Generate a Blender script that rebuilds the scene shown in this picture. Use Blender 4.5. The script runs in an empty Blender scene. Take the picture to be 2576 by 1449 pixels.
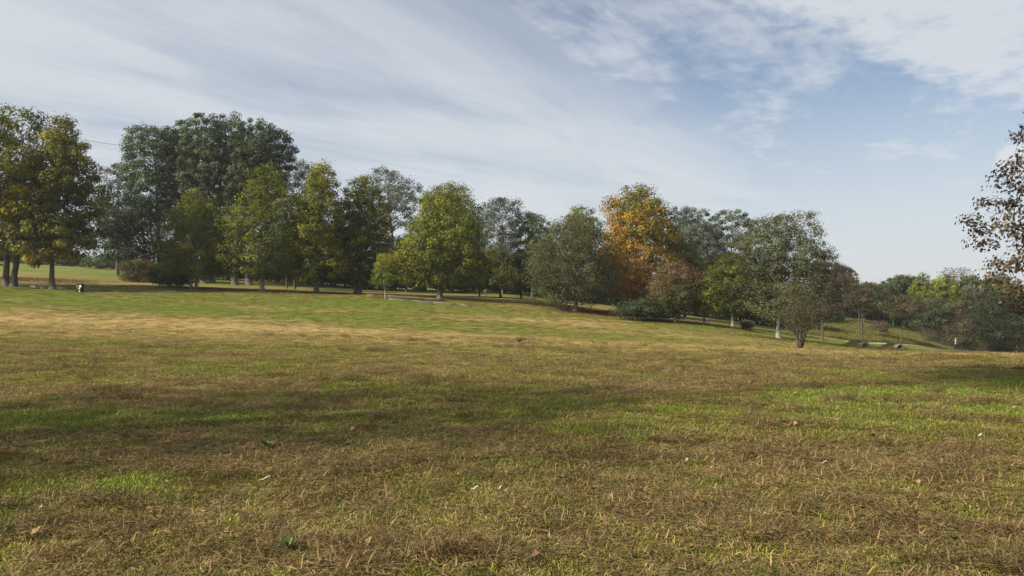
import bpy, math, random
import numpy as np
from mathutils import Vector

# ------------------------------------------------------------------ camera, sky, sun, exposure
SC = bpy.context.scene
COL = SC.collection
EYE = 1.6
FD, UC, VH = 1896.0, 1288.0, 760.0          # focal length, centre column and horizon row of the picture used for measuring

cam_d = bpy.data.cameras.new('camera')
cam_d.sensor_width = 36.0
cam_d.lens = 26.5
cam_d.shift_y = (VH - 724.5) / 2576.0
cam_d.clip_start = 0.05
cam_d.clip_end = 8000
cam = bpy.data.objects.new('camera', cam_d)
cam.location = (0, 0, EYE)
cam.rotation_euler = (math.radians(90), 0, 0)
COL.objects.link(cam)
SC.camera = cam

SUN_AZ = math.atan2(-0.88, -0.48)            # direction towards the sun (x, y), left and a little behind the camera
SUN_EL = math.radians(34)
SX, SY = math.sin(SUN_AZ), math.cos(SUN_AZ)

world = bpy.data.worlds.new('World')
SC.world = world
world.use_nodes = True
nt = world.node_tree
nt.nodes.clear()


def N(tree, typ, **kw):
    n = tree.nodes.new(typ)
    for k, v in kw.items():
        if k == 'inp':
            for kk, vv in v.items():
                n.inputs[kk].default_value = vv
        else:
            setattr(n, k, v)
    return n


def M_(tree, op, a, b=None, c=None, clamp=False):
    n = tree.nodes.new('ShaderNodeMath')
    n.operation = op
    n.use_clamp = clamp
    for i, x in enumerate((a, b, c)):
        if x is None:
            continue
        if isinstance(x, (int, float)):
            n.inputs[i].default_value = x
        else:
            tree.links.new(x, n.inputs[i])
    return n.outputs[0]


def SSTEP(tree, x, lo, hi):
    n = tree.nodes.new('ShaderNodeMapRange')
    n.interpolation_type = 'SMOOTHSTEP'
    n.inputs['From Min'].default_value = lo
    n.inputs['From Max'].default_value = hi
    tree.links.new(x, n.inputs['Value'])
    return n.outputs['Result']


def build_sky():
    L = nt.links.new
    out = N(nt, 'ShaderNodeOutputWorld')
    bg = N(nt, 'ShaderNodeBackground')
    bg.inputs['Strength'].default_value = 0.062
    sky = N(nt, 'ShaderNodeTexSky', sky_type='NISHITA', sun_disc=False)
    sky.sun_elevation = SUN_EL
    sky.sun_rotation = SUN_AZ
    sky.air_density = 1.0
    sky.dust_density = 1.2
    sky.ozone_density = 2.4
    tc = N(nt, 'ShaderNodeTexCoord')
    sep = N(nt, 'ShaderNodeSeparateXYZ')
    L(tc.outputs['Generated'], sep.inputs[0])
    z = M_(nt, 'MAXIMUM', sep.outputs[2], 0.03)
    px = M_(nt, 'DIVIDE', sep.outputs[0], z)
    py = M_(nt, 'DIVIDE', sep.outputs[1], z)
    # s across the wind, t along the wind (the cloud layer's own plane)
    ax = M_(nt, 'ADD', px, 0.2)
    ay = M_(nt, 'ADD', py, -2.7)
    s = M_(nt, 'SUBTRACT', M_(nt, 'MULTIPLY', ax, 0.832), M_(nt, 'MULTIPLY', ay, 0.555))
    t = M_(nt, 'ADD', M_(nt, 'MULTIPLY', ax, 0.555), M_(nt, 'MULTIPLY', ay, 0.832))

    def noise(ss, st, scale, detail, rough, off=0.0, dist=0.0):
        c = N(nt, 'ShaderNodeCombineXYZ')
        L(M_(nt, 'MULTIPLY', s, ss), c.inputs[0])
        L(M_(nt, 'MULTIPLY', t, st), c.inputs[1])
        c.inputs[2].default_value = off
        n = N(nt, 'ShaderNodeTexNoise')
        n.inputs['Scale'].default_value = scale
        n.inputs['Detail'].default_value = detail
        n.inputs['Roughness'].default_value = rough
        n.inputs['Distortion'].default_value = dist
        L(c.outputs[0], n.inputs['Vector'])
        return n.outputs['Fac']
    big = noise(1.0, 0.45, 0.9, 5, 0.55, 3.1, 0.3)
    streak = noise(1.2, 0.34, 1.3, 7, 0.58, 7.7, 1.2)
    fine = noise(1.0, 0.6, 5.0, 5, 0.65, 1.3, 0.2)
    # the high sheet lies left of the line s = 0, a blue lane right of it, then a lower cloud bank
    wob = M_(nt, 'MULTIPLY', M_(nt, 'SUBTRACT', big, 0.5), 1.5)
    s1 = M_(nt, 'ADD', s, wob)
    sheet = M_(nt, 'SUBTRACT', 1.0, SSTEP(nt, s1, -0.5, 0.9))
    bank_s = M_(nt, 'SUBTRACT', M_(nt, 'ADD', s, M_(nt, 'MULTIPLY', M_(nt, 'SUBTRACT', fine, 0.5), 0.7)),
                M_(nt, 'ADD', M_(nt, 'MULTIPLY', t, 0.38), 0.60))
    bank = M_(nt, 'MULTIPLY', SSTEP(nt, bank_s, -0.14, 0.30), 0.88)
    sheet_d = M_(nt, 'MULTIPLY', sheet, SSTEP(nt, M_(nt, 'ADD', M_(nt, 'MULTIPLY', streak, 0.55), M_(nt, 'MULTIPLY', big, 0.6)), 0.10, 0.72))
    lane = M_(nt, 'ADD', 0.10, M_(nt, 'MULTIPLY', SSTEP(nt, M_(nt, 'ADD', M_(nt, 'MULTIPLY', streak, 0.55), M_(nt, 'MULTIPLY', fine, 0.45)), 0.36, 0.68), 0.66))
    cov = M_(nt, 'MAXIMUM', M_(nt, 'MULTIPLY', sheet_d, 0.88), M_(nt, 'MAXIMUM', lane, M_(nt, 'MULTIPLY', bank, SSTEP(nt, fine, 0.0, 0.55))))
    # two old vapour trails in the same layer
    def trail(s0, slope, width, strength, t0, t1):
        d = M_(nt, 'ABSOLUTE', M_(nt, 'SUBTRACT', M_(nt, 'SUBTRACT', s, s0), M_(nt, 'MULTIPLY', t, slope)))
        d = M_(nt, 'SUBTRACT', 1.0, SSTEP(nt, d, 0.0, width))
        w = M_(nt, 'MULTIPLY', SSTEP(nt, t, t0, t0 + 0.6), M_(nt, 'SUBTRACT', 1.0, SSTEP(nt, t, t1 - 0.8, t1)))
        return M_(nt, 'MULTIPLY', M_(nt, 'MULTIPLY', d, w), strength)
    cov = M_(nt, 'MAXIMUM', cov, trail(-2.45, 0.02, 0.10, 0.9, 2.0, 6.0))
    # a small heaped cloud low on the right
    def puff(cx, cy, r):
        dx = M_(nt, 'SUBTRACT', sep.outputs[0], cx)
        dz = M_(nt, 'SUBTRACT', sep.outputs[2], cy)
        d = M_(nt, 'SQRT', M_(nt, 'ADD', M_(nt, 'MULTIPLY', dx, dx), M_(nt, 'MULTIPLY', dz, dz)))
        d = M_(nt, 'ADD', d, M_(nt, 'MULTIPLY', M_(nt, 'SUBTRACT', fine2, 0.5), 0.035))
        return M_(nt, 'MULTIPLY', M_(nt, 'SUBTRACT', 1.0, SSTEP(nt, d, r * 0.55, r)), SSTEP(nt, sep.outputs[1], 0.0, 0.2))
    n2 = N(nt, 'ShaderNodeTexNoise')
    n2.inputs['Scale'].default_value = 28
    n2.inputs['Detail'].default_value = 6
    L(tc.outputs['Generated'], n2.inputs['Vector'])
    fine2 = n2.outputs['Fac']
    pf = M_(nt, 'MAXIMUM', puff(0.556, 0.152, 0.034), M_(nt, 'MULTIPLY', puff(0.508, 0.135, 0.03), 0.5))
    cov = M_(nt, 'MAXIMUM', cov, pf)
    # towards the horizon the layers merge into an even pale veil
    veil = M_(nt, 'SUBTRACT', 1.0, SSTEP(nt, sep.outputs[2], 0.03, 0.36))
    cov = M_(nt, 'MAXIMUM', cov, M_(nt, 'MULTIPLY', veil, 0.80))
    mix = N(nt, 'ShaderNodeMix', data_type='RGBA')
    L(cov, mix.inputs['Factor'])
    L(sky.outputs[0], mix.inputs[6])
    mix.inputs[7].default_value = CLOUD
    L(mix.outputs[2], bg.inputs['Color'])
    L(bg.outputs[0], out.inputs['Surface'])


CLOUD = (6.35, 6.65, 7.0, 1)
build_sky()

sun_d = bpy.data.lights.new('sun', 'SUN')
sun_d.energy = 5.0
sun_d.angle = math.radians(1.4)
sun_d.color = (1.0, 0.90, 0.74)
sun = bpy.data.objects.new('sun', sun_d)
sv = Vector((SX * math.cos(SUN_EL), SY * math.cos(SUN_EL), math.sin(SUN_EL)))
sun.rotation_euler = sv.to_track_quat('Z', 'Y').to_euler()
sun.location = sv * 60
COL.objects.link(sun)

vs = SC.view_settings
vs.view_transform = 'Standard'
vs.look = 'None'
vs.exposure = 0.85
vs.gamma = 1.0
vs.use_curve_mapping = False
cy = SC.cycles
cy.max_bounces = 6
cy.diffuse_bounces = 3
cy.glossy_bounces = 2
cy.transmission_bounces = 3
cy.volume_bounces = 0
cy.transparent_max_bounces = 4
cy.use_denoising = True
cy.sample_clamp_indirect = 6

HAZE_DENSITY = 0.00022

# ------------------------------------------------------------------ helpers
R0 = np.random.default_rng(11)


def px(u, Y):
    return (u - UC) / FD * Y


def zat(v, Y):
    return EYE + (VH - v) / FD * Y


def vnoise(x, y, seed=0):
    xi = np.floor(x).astype(np.int64); yi = np.floor(y).astype(np.int64)
    xf = x - xi; yf = y - yi
    xf = xf * xf * (3 - 2 * xf); yf = yf * yf * (3 - 2 * yf)
    def h(a, b):
        n = (a * 374761393 + b * 668265263 + seed * 982451653) & 0x7fffffff
        n = ((n ^ (n >> 13)) * 1274126177) & 0x7fffffff
        n = n ^ (n >> 16)
        return (n & 0xffff) / 65535.0
    return (h(xi, yi) * (1 - xf) + h(xi + 1, yi) * xf) * (1 - yf) + (h(xi, yi + 1) * (1 - xf) + h(xi + 1, yi + 1) * xf) * yf


def fbm(x, y, seed=0, octv=4):
    r = 0.0; a = 0.5; tot = 0
    for i in range(octv):
        r = r + a * vnoise(x, y, seed + i * 17); tot += a
        x = x * 2.03 + 11.3; y = y * 2.03 + 5.7; a *= 0.5
    return r / tot


def snoise(p, seed, n=7):
    r = np.random.default_rng(seed)
    k = r.normal(size=(n, 3)); ph = r.uniform(0, 6.28, n)
    return np.sin(p @ k.T + ph).mean(1) * 1.6


def sstep(x, a, b):
    t = np.clip((x - a) / (b - a), 0, 1)
    return t * t * (3 - 2 * t)


def mesh_np(name, verts, faces_flat, loop_totals, mat=None, cols=None, smooth=False):
    me = bpy.data.meshes.new(name)
    verts = np.asarray(verts, dtype=np.float32)
    ff = np.asarray(faces_flat, dtype=np.int32).ravel()
    lt = np.asarray(loop_totals, dtype=np.int32)
    me.vertices.add(len(verts)); me.vertices.foreach_set('co', verts.ravel())
    me.loops.add(len(ff)); me.loops.foreach_set('vertex_index', ff)
    me.polygons.add(len(lt))
    ls = np.zeros(len(lt), dtype=np.int32); ls[1:] = np.cumsum(lt)[:-1]
    me.polygons.foreach_set('loop_start', ls)
    me.polygons.foreach_set('loop_total', lt)
    if smooth:
        me.polygons.foreach_set('use_smooth', np.ones(len(lt), dtype=bool))
    me.update(calc_edges=True)
    if cols is not None:
        c = np.ones((len(verts), 4), dtype=np.float32); c[:, :3] = cols
        at = me.attributes.new('col', 'FLOAT_COLOR', 'POINT')
        at.data.foreach_set('color', c.ravel())
    if mat:
        me.materials.append(mat)
    return me


def link(name, me, parent=None, loc=None):
    o = bpy.data.objects.new(name, me)
    COL.objects.link(o)
    if parent is not None:
        o.parent = parent
    if loc is not None:
        o.location = loc
    return o


def tag(o, label=None, cat=None, group=None, kind=None):
    if label: o['label'] = label
    if cat: o['category'] = cat
    if group: o['group'] = group
    if kind: o['kind'] = kind
    return o


def thing(name, label, cat, loc, rotz=0.0, group=None):
    o = bpy.data.objects.new(name, None)
    o.empty_display_size = 0.2
    COL.objects.link(o)
    o.location = loc
    o.rotation_euler = (0, 0, rotz)
    return tag(o, label, cat, group)


class MB:
    """collects boxes, tubes and lathes; build() links them as one mesh object"""
    def __init__(s):
        s.v = []; s.f = []; s.t = []; s.n = 0

    def add(s, verts, faces):
        s.v.append(np.asarray(verts, dtype=float))
        for f in faces:
            s.f.extend([i + s.n for i in f]); s.t.append(len(f))
        s.n += len(verts)

    def box(s, c, size, rotz=0.0, bev=0.0, tilt=0.0):
        hx, hy, hz = size[0] / 2, size[1] / 2, size[2] / 2
        b = min(bev, hx * .45, hy * .45, hz * .45)
        if b <= 0:
            vs_ = [(x, y, z) for z in (-hz, hz) for y in (-hy, hy) for x in (-hx, hx)]
            fs = [(0, 2, 3, 1), (4, 5, 7, 6), (0, 1, 5, 4), (2, 6, 7, 3), (0, 4, 6, 2), (1, 3, 7, 5)]
        else:
            ring = lambda X, Y: [(-X, -Y + b), (-X + b, -Y), (X - b, -Y), (X, -Y + b), (X, Y - b), (X - b, Y), (-X + b, Y), (-X, Y - b)]
            vs_ = []
            for z, ins in ((-hz, b), (-hz + b, 0), (hz - b, 0), (hz, b)):
                vs_ += [(x, y, z) for x, y in ring(hx - ins * .7, hy - ins * .7)]
            fs = [tuple(reversed(range(8))), tuple(range(24, 32))]
            for k in range(3):
                for i in range(8):
                    j = (i + 1) % 8
                    fs.append((k * 8 + i, k * 8 + j, k * 8 + 8 + j, k * 8 + 8 + i))
        a = np.array(vs_, dtype=float)
        if tilt:
            ct, st = math.cos(tilt), math.sin(tilt)
            a = np.stack([a[:, 0] * ct + a[:, 2] * st, a[:, 1], -a[:, 0] * st + a[:, 2] * ct], 1)
        ca, sa = math.cos(rotz), math.sin(rotz)
        a = np.stack([a[:, 0] * ca - a[:, 1] * sa, a[:, 0] * sa + a[:, 1] * ca, a[:, 2]], 1) + np.array(c)
        s.add(a, fs)

    def tube(s, pts, rad, sides=6, cap=True):
        pts = np.asarray(pts, dtype=float)
        n = len(pts)
        rad = np.broadcast_to(np.asarray(rad, dtype=float), (n,))
        d = np.gradient(pts, axis=0)
        d /= np.linalg.norm(d, axis=1, keepdims=True) + 1e-9
        up = np.array([0, 0, 1.0]) if abs(d[:, 2]).mean() < 0.8 else np.array([1.0, 0.2, 0])
        a = np.cross(d, up); a /= np.linalg.norm(a, axis=1, keepdims=True) + 1e-9
        b = np.cross(d, a)
        th = np.arange(sides) / sides * 2 * math.pi
        ring = pts[:, None] + rad[:, None, None] * (np.cos(th)[None, :, None] * a[:, None] + np.sin(th)[None, :, None] * b[:, None])
        fs = []
        for k in range(n - 1):
            for i in range(sides):
                j = (i + 1) % sides
                fs.append((k * sides + i, k * sides + j, k * sides + sides + j, k * sides + sides + i))
        if cap:
            fs.append(tuple(range(sides))); fs.append(tuple(reversed(range((n - 1) * sides, n * sides))))
        s.add(ring.reshape(-1, 3), fs)

    def build(s, name, mat, parent=None, smooth=False, loc=None):
        me = mesh_np(name, np.concatenate(s.v), s.f, s.t, mat, smooth=smooth)
        return link(name, me, parent, loc)


# ------------------------------------------------------------------ materials
def newmat(name):
    m = bpy.data.materials.new(name)
    m.use_nodes = True
    t = m.node_tree
    t.nodes.clear()
    out = t.nodes.new('ShaderNodeOutputMaterial')
    return m, t, out


def leaf_material(name, trans=0.32, rough=0.5, spec=0.35, instancer=False):
    m, t, out = newmat(name)
    L = t.links.new
    at = N(t, 'ShaderNodeAttribute', attribute_name='col')
    colr = at.outputs['Color']
    if instancer:
        ai = N(t, 'ShaderNodeAttribute', attribute_name='tint', attribute_type='INSTANCER')
        mx = N(t, 'ShaderNodeMix', data_type='RGBA', blend_type='MULTIPLY')
        mx.inputs['Factor'].default_value = 1
        L(at.outputs['Color'], mx.inputs[6]); L(ai.outputs['Color'], mx.inputs[7])
        colr = mx.outputs[2]
    bs = N(t, 'ShaderNodeBsdfPrincipled')
    bs.inputs['Roughness'].default_value = rough
    bs.inputs['Specular IOR Level'].default_value = spec
    L(colr, bs.inputs['Base Color'])
    tr = N(t, 'ShaderNodeBsdfTranslucent')
    hs = N(t, 'ShaderNodeHueSaturation')
    hs.inputs['Saturation'].default_value = 1.15
    hs.inputs['Value'].default_value = 1.35
    L(colr, hs.inputs['Color'])
    L(hs.outputs[0], tr.inputs['Color'])
    ms = N(t, 'ShaderNodeMixShader')
    ms.inputs[0].default_value = trans
    L(bs.outputs[0], ms.inputs[1]); L(tr.outputs[0], ms.inputs[2])
    L(ms.outputs[0], out.inputs['Surface'])
    return m


def solid(name, c1, c2, scale=6.0, rough=0.8, detail=6, bump=0.0, stretch=(1, 1, 1), lo=0.35, hi=0.65, spec=0.3):
    m, t, out = newmat(name)
    L = t.links.new
    tc = N(t, 'ShaderNodeTexCoord')
    mp = N(t, 'ShaderNodeMapping')
    mp.inputs['Scale'].default_value = stretch
    L(tc.outputs['Object'], mp.inputs['Vector'])
    n = N(t, 'ShaderNodeTexNoise')
    n.inputs['Scale'].default_value = scale
    n.inputs['Detail'].default_value = detail
    L(mp.outputs[0], n.inputs['Vector'])
    r = N(t, 'ShaderNodeMapRange')
    r.inputs['From Min'].default_value = lo; r.inputs['From Max'].default_value = hi
    L(n.outputs['Fac'], r.inputs['Value'])
    mx = N(t, 'ShaderNodeMix', data_type='RGBA')
    mx.inputs[6].default_value = (*c1, 1); mx.inputs[7].default_value = (*c2, 1)
    L(r.outputs[0], mx.inputs['Factor'])
    bs = N(t, 'ShaderNodeBsdfPrincipled')
    bs.inputs['Roughness'].default_value = rough
    bs.inputs['Specular IOR Level'].default_value = spec
    L(mx.outputs[2], bs.inputs['Base Color'])
    if bump:
        b = N(t, 'ShaderNodeBump')
        b.inputs['Strength'].default_value = bump
        b.inputs['Distance'].default_value = 0.03
        L(n.outputs['Fac'], b.inputs['Height']); L(b.outputs[0], bs.inputs['Normal'])
    L(bs.outputs[0], out.inputs['Surface'])
    return m


LEAF = leaf_material('leaf', 0.26, 0.6, 0.13)
LEAF_GLOSS = leaf_material('leaf_glossy', 0.24, 0.5, 0.2)
GRASS = leaf_material('grass_blade', 0.22, 0.6, 0.2, instancer=True)
LITTER = leaf_material('fallen_leaf', 0.1, 0.7, 0.15)
BARK = solid('bark_brown', (0.045, 0.036, 0.026), (0.11, 0.092, 0.07), 9, 0.9, bump=0.6, stretch=(2, 2, .5))
BARK_PLANE = solid('bark_plane', (0.06, 0.052, 0.038), (0.19, 0.17, 0.13), 5, 0.85, bump=0.3, stretch=(2, 2, 1), lo=.42, hi=.58)
BARK_POPLAR = solid('bark_poplar', (0.045, 0.040, 0.032), (0.12, 0.108, 0.09), 7, 0.9, bump=0.6, stretch=(2, 2, .4))
BARK_WHITE = solid('bark_white', (0.07, 0.066, 0.056), (0.24, 0.23, 0.205), 6, 0.8, bump=0.3, stretch=(1, 1, 2.2), lo=.38, hi=.52)
BARK_PALE = solid('bark_pale', (0.12, 0.105, 0.082), (0.26, 0.24, 0.20), 8, 0.85, bump=0.2, stretch=(2, 2, .6))
WOOD_OLD = solid('weathered_timber', (0.05, 0.042, 0.032), (0.15, 0.13, 0.105), 5, 0.9, bump=0.4, stretch=(.4, 3, 3))
WOOD_PALE = solid('pale_timber', (0.06, 0.053, 0.042), (0.15, 0.137, 0.112), 5, 0.85, bump=0.3, stretch=(.4, 3, 3))
METAL_DARK = solid('dark_paint', (0.012, 0.014, 0.014), (0.028, 0.03, 0.03), 8, 0.55)
WHITE = solid('white_paint', (0.62, 0.62, 0.59), (0.80, 0.80, 0.78), 10, 0.6)
RED = solid('red_paint', (0.22, 0.03, 0.02), (0.35, 0.05, 0.03), 10, 0.6)
CONCRETE = solid('concrete', (0.20, 0.19, 0.165), (0.38, 0.365, 0.33), 9, 0.9, bump=0.2)
GRAVEL = solid('path_gravel', (0.20, 0.185, 0.15), (0.36, 0.335, 0.28), 1.5, 0.95, bump=0.2)
WIRE = solid('cable', (0.10, 0.10, 0.11), (0.16, 0.16, 0.17), 5, 0.6)

# ------------------------------------------------------------------ terrain
COLS = {
    -900: [(40, 838), (60, 776), (80, 712), (100, 688), (120, 668), (150, 654), (200, 650)],
    0: [(40, 842), (50, 818), (60, 786), (70, 750), (80, 719), (88, 709), (100, 695), (120, 676), (150, 661), (200, 656)],
    500: [(40, 848), (50, 830), (60, 801), (70, 766), (80, 739), (88, 727), (100, 716), (120, 703), (150, 690), (200, 684)],
    1000: [(40, 853), (50, 843), (60, 818), (70, 786), (80, 751), (86, 745), (95, 741), (120, 731), (150, 722), (200, 716)],
    1288: [(40, 857), (50, 850), (60, 829), (70, 801), (80, 775), (90, 757), (100, 749), (120, 740), (150, 732), (200, 728)],
    1500: [(40, 862), (50, 857), (60, 839), (70, 816), (80, 796), (85, 788), (100, 773), (120, 760), (150, 750), (200, 745)],
    1750: [(40, 870), (50, 866), (60, 851), (70, 829), (76, 811), (90, 805), (110, 796), (150, 781), (200, 774)],
    1960: [(40, 878), (50, 873), (60, 862), (70, 852), (80, 844), (88, 838), (100, 828), (120, 818), (150, 805), (200, 792)],
    2170: [(40, 884), (50, 885), (60, 884), (70, 882), (80, 876), (95, 865), (105, 848), (120, 826), (140, 809), (170, 801), (220, 795)],
    2400: [(40, 889), (50, 889), (60, 889), (75, 888), (90, 887), (105, 886), (115, 884.5), (125, 877), (140, 867), (170, 851), (220, 833)],
    2576: [(40, 891), (60, 891), (80, 890), (100, 889), (120, 888), (140, 880), (170, 869), (220, 850)],
    3400: [(40, 893), (60, 893), (80, 892), (100, 891), (120, 889), (140, 883), (170, 872), (220, 853)],
}
GX0, GX1, GY0, GY1 = -260, 300, -30, 320
_gx = np.arange(GX0, GX1 + 1, 1.0); _gy = np.arange(GY0, GY1 + 1, 1.0)


def _terrain_grid():
    X, Y = np.meshgrid(_gx, _gy)
    us = np.array(sorted(COLS)); D = np.arange(0, 500, 1.0)
    prof = []
    for u in us:
        p = COLS[u]
        d = [0, 14] + [a for a, b in p] + [320, 500]
        z40 = zat(p[0][1], 40)
        z = [0, z40 * .12] + [zat(b, a) for a, b in p]
        z[2] = z40
        z += [zat(p[-1][1], p[-1][0]) * 1.0, zat(p[-1][1], p[-1][0]) * .6]
        d.insert(2, 28); z.insert(2, z40 * .5)
        prof.append(np.interp(D, d, z))
    prof = np.array(prof)
    dep = np.clip(Y, 0, 498)
    U = UC + X / np.maximum(Y, 8.0) * FD
    U = np.clip(U, us[0], us[-1])
    k = np.clip(np.searchsorted(us, U) - 1, 0, len(us) - 2)
    f = (U - us[k]) / (us[k + 1] - us[k])
    di = dep.astype(int)
    z = prof[k, di] * (1 - f) + prof[k + 1, di] * f
    # gentle smoothing so that the slopes have no creases
    ker = np.exp(-0.5 * (np.arange(-5, 6) / 2.0) ** 2); ker /= ker.sum()
    for ax_ in (0, 1):
        zp = np.pad(z, [(5, 5) if a == ax_ else (0, 0) for a in (0, 1)], mode='edge')
        z = sum(ker[i] * np.take(zp, np.arange(i, i + z.shape[ax_]), axis=ax_) for i in range(11))
    return z


_TZ = _terrain_grid()


MOUNDS = [(px(2176, 72) - .1, 72 + 1.15), (px(2264, 74) - .1, 74 + 1.15)]      # earth over the culvert pipes


def H(x, y):
    x = np.asarray(x, dtype=float); y = np.asarray(y, dtype=float)
    cx = np.clip(x, GX0, GX1 - 1.001); cy_ = np.clip(y, GY0, GY1 - 1.001)
    i = np.floor(cx - GX0).astype(int); j = np.floor(cy_ - GY0).astype(int)
    fx = cx - GX0 - i; fy = cy_ - GY0 - j
    z = (_TZ[j, i] * (1 - fx) + _TZ[j, i + 1] * fx) * (1 - fy) + (_TZ[j + 1, i] * (1 - fx) + _TZ[j + 1, i + 1] * fx) * fy
    far = sstep(np.hypot(x, y), 300, 900)
    z = z * (1 - far)
    bump = (fbm(x * .5, y * .5, 5, 3) - .5) * 0.10 + (fbm(x * 1.9, y * 1.9, 8, 2) - .5) * 0.05
    for mx_, my_ in MOUNDS:
        z = z + .72 * np.exp(-(((x - mx_) / 1.3) ** 2 + ((y - my_) / .95) ** 2) ** 2)
    return z + bump * (1 - sstep(np.abs(y), 60, 140))


def ground_hit(u, v):
    Y = np.arange(3.0, 220, 0.05)
    X = px(u, Y); zr = zat(v, Y)
    hit = np.nonzero(H(X, Y) >= zr)[0]
    k = hit[0] if len(hit) else -1
    return X[k], Y[k]


# what grows where: (u, v) seen in the photograph, radii in metres, amount
_GREEN = [(250, 1250, .8, .85, 1.2), (60, 1180, 1.0, 1.0, .5), (300, 1035, 2.4, 1.3, .8), (1400, 1022, .55, .6, .9), (1130, 1045, .9, .5, .5), (1330, 1150, 1.3, .5, .6),
          (2480, 1010, 3.6, 2.6, 1.15), (2560, 965, 4.0, 2.5, .6), (1950, 985, 1.2, .8, .3), (420, 1400, .7, .4, .5), (1800, 1400, .8, .4, .55), (1120, 1410, .7, .35, .5),
          (2450, 1390, .7, .35, .5), (700, 1000, 1.3, 1.0, .35), (1550, 1330, .6, .4, .45), (2100, 1290, .5, .3, .4),
          (900, 985, 1.2, .8, .4), (1600, 1090, .9, .6, .4), (300, 768, 24, 6, .75), (980, 768, 17, 6, 1.0), (640, 750, 14, 4, .7), (1750, 822, 13, 5, .6), (2200, 872, 16, 10, .9),
          (150, 728, 18, 5, .6), (1350, 838, 12, 4, .45), (700, 800, 15, 5, .5), (1500, 845, 12, 4, .4), (2000, 845, 8, 8, .6), (2480, 886, 14, 10, .8)]
_BROWN = [(700, 1140, 2.0, .7, .8), (1250, 1085, 1.2, .5, .7), (2250, 1150, 2.8, 1.3, .9), (1800, 1080, 1.6, .7, .6), (1700, 1290, 1.2, .6, .7), (1000, 1400, .7, .35, .7), (2050, 1250, 1.0, .6, .5), (2480, 1230, 1.0, .6, .6), (350, 985, 3.0, 1.0, .7), (1850, 970, 2.4, .8, .5), (2350, 1330, .7, .4, .6),
          (1550, 960, 2.5, 1.0, .4), (120, 1110, 1.2, .6, .5), (1650, 930, 4, 1.6, .45), (2300, 915, 7, 2.0, .6)]
_TAN = [(100, 805, 24, 6, .9), (600, 828, 20, 6, 1.0), (1000, 845, 18, 5, 1.0), (1350, 803, 8, 4, .9), (1400, 862, 14, 4, .8), (1800, 878, 14, 4, .8), (2300, 890, 20, 4, .8), (1500, 820, 8, 3, .5), (280, 795, 14, 3, .5), (700, 778, 10, 2.5, .5), (60, 775, 12, 2.5, .4), (1750, 850, 9, 3, .5)]
_LIT = [(20, 702, 9, 5, .9), (140, 706, 5, 3.5, .5), (1450, 775, 7, 4, .6), (1570, 792, 7, 5, .9), (1730, 811, 5, 2.0, .5), (1450, 786, 3, 2, .5), (1958, 853, 2.6, 1.6, .8), (660, 736, 3, 2, .35), (797, 738, 3, 2, .35), (485, 726, 5, 2, .5), (905, 740, 6, 3, .3), (970, 749, 1.3, 1.0, .5)]


def _blobs(lst):
    r = []
    for u, v, rx, ry, a in lst:
        x, y = ground_hit(u, v)
        r.append((x, y, rx, ry, a))
    return r


_GREEN, _BROWN, _TAN, _LIT = map(_blobs, (_GREEN, _BROWN, _TAN, _LIT))


def _field(bl, x, y):
    w = x + 0
    q = (fbm(x * .45, y * .7, 31, 3) - .5)
    r = np.zeros_like(w)
    for bx, by, rx, ry, a in bl:
        d2 = ((x - bx) / rx) ** 2 + ((y - by) / ry) ** 2
        r = np.maximum(r, a * np.exp(-d2 * .9))
    return r * (1 + q * .9)


def cover(x, y):
    """green, brown thatch, pale straw and fallen-leaf amounts at ground points"""
    x = np.asarray(x, dtype=float); y = np.asarray(y, dtype=float)
    far = sstep(y, 18, 50)
    n1 = fbm(x * .33, y * .6, 1, 4); n2 = fbm(x * 1.3 + 9, y * 2.2, 2, 3); n3 = fbm(x * .10, y * .32, 3, 4)
    g = _field(_GREEN, x, y); b = _field(_BROWN, x, y); tn = np.maximum(_field(_TAN, x, y), .75 * np.exp(-((y - 42 + (n1 - .5) * 10) / 5.0) ** 2) * (.55 + .9 * n2)); li = _field(_LIT, x, y)
    g = g * 1.05 + (n1 - .5) * 1.3 + (n3 - .5) * 1.5 * far + .33 - .06 * far + (n2 - .5) * .6 - tn * .75 - b * .4
    b = b * 1.05 + (.5 - n1) * 1.0 + (n2 - .5) * .9 + .06 - .24 * far - tn * .3
    beyond = sstep(y, 92, 130)
    g = g + beyond * .6
    return np.clip(g, 0, 1), np.clip(b, 0, 1), np.clip(tn + (n3 - .5) * far * .7, 0, 1), np.clip(li, 0, 1)


C_GREEN = np.array([.100, .114, .016]); C_LUSH = np.array([.125, .175, .026]); C_STRAW = np.array([.29, .232, .078]); C_TAN = np.array([.37, .265, .115])
C_BROWN = np.array([.160, .108, .047]); C_SOIL = np.array([.045, .034, .018]); C_LIT = np.array([.070, .042, .024])


def groundcol(x, y):
    g, b, tn, li = cover(x, y)
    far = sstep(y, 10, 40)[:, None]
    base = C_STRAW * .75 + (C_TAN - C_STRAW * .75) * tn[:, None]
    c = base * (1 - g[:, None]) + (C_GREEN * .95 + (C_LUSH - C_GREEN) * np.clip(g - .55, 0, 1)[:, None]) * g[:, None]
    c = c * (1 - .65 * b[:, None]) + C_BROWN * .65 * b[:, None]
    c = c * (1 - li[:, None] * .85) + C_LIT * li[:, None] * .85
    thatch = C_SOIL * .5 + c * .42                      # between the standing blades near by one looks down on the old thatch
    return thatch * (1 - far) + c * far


def axis(segs):
    r = [segs[0][0]]
    for a, b, st in segs:
        n = max(1, int(round((b - a) / st)))
        r += list(np.linspace(a, b, n + 1)[1:])
    return np.array(r)


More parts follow.
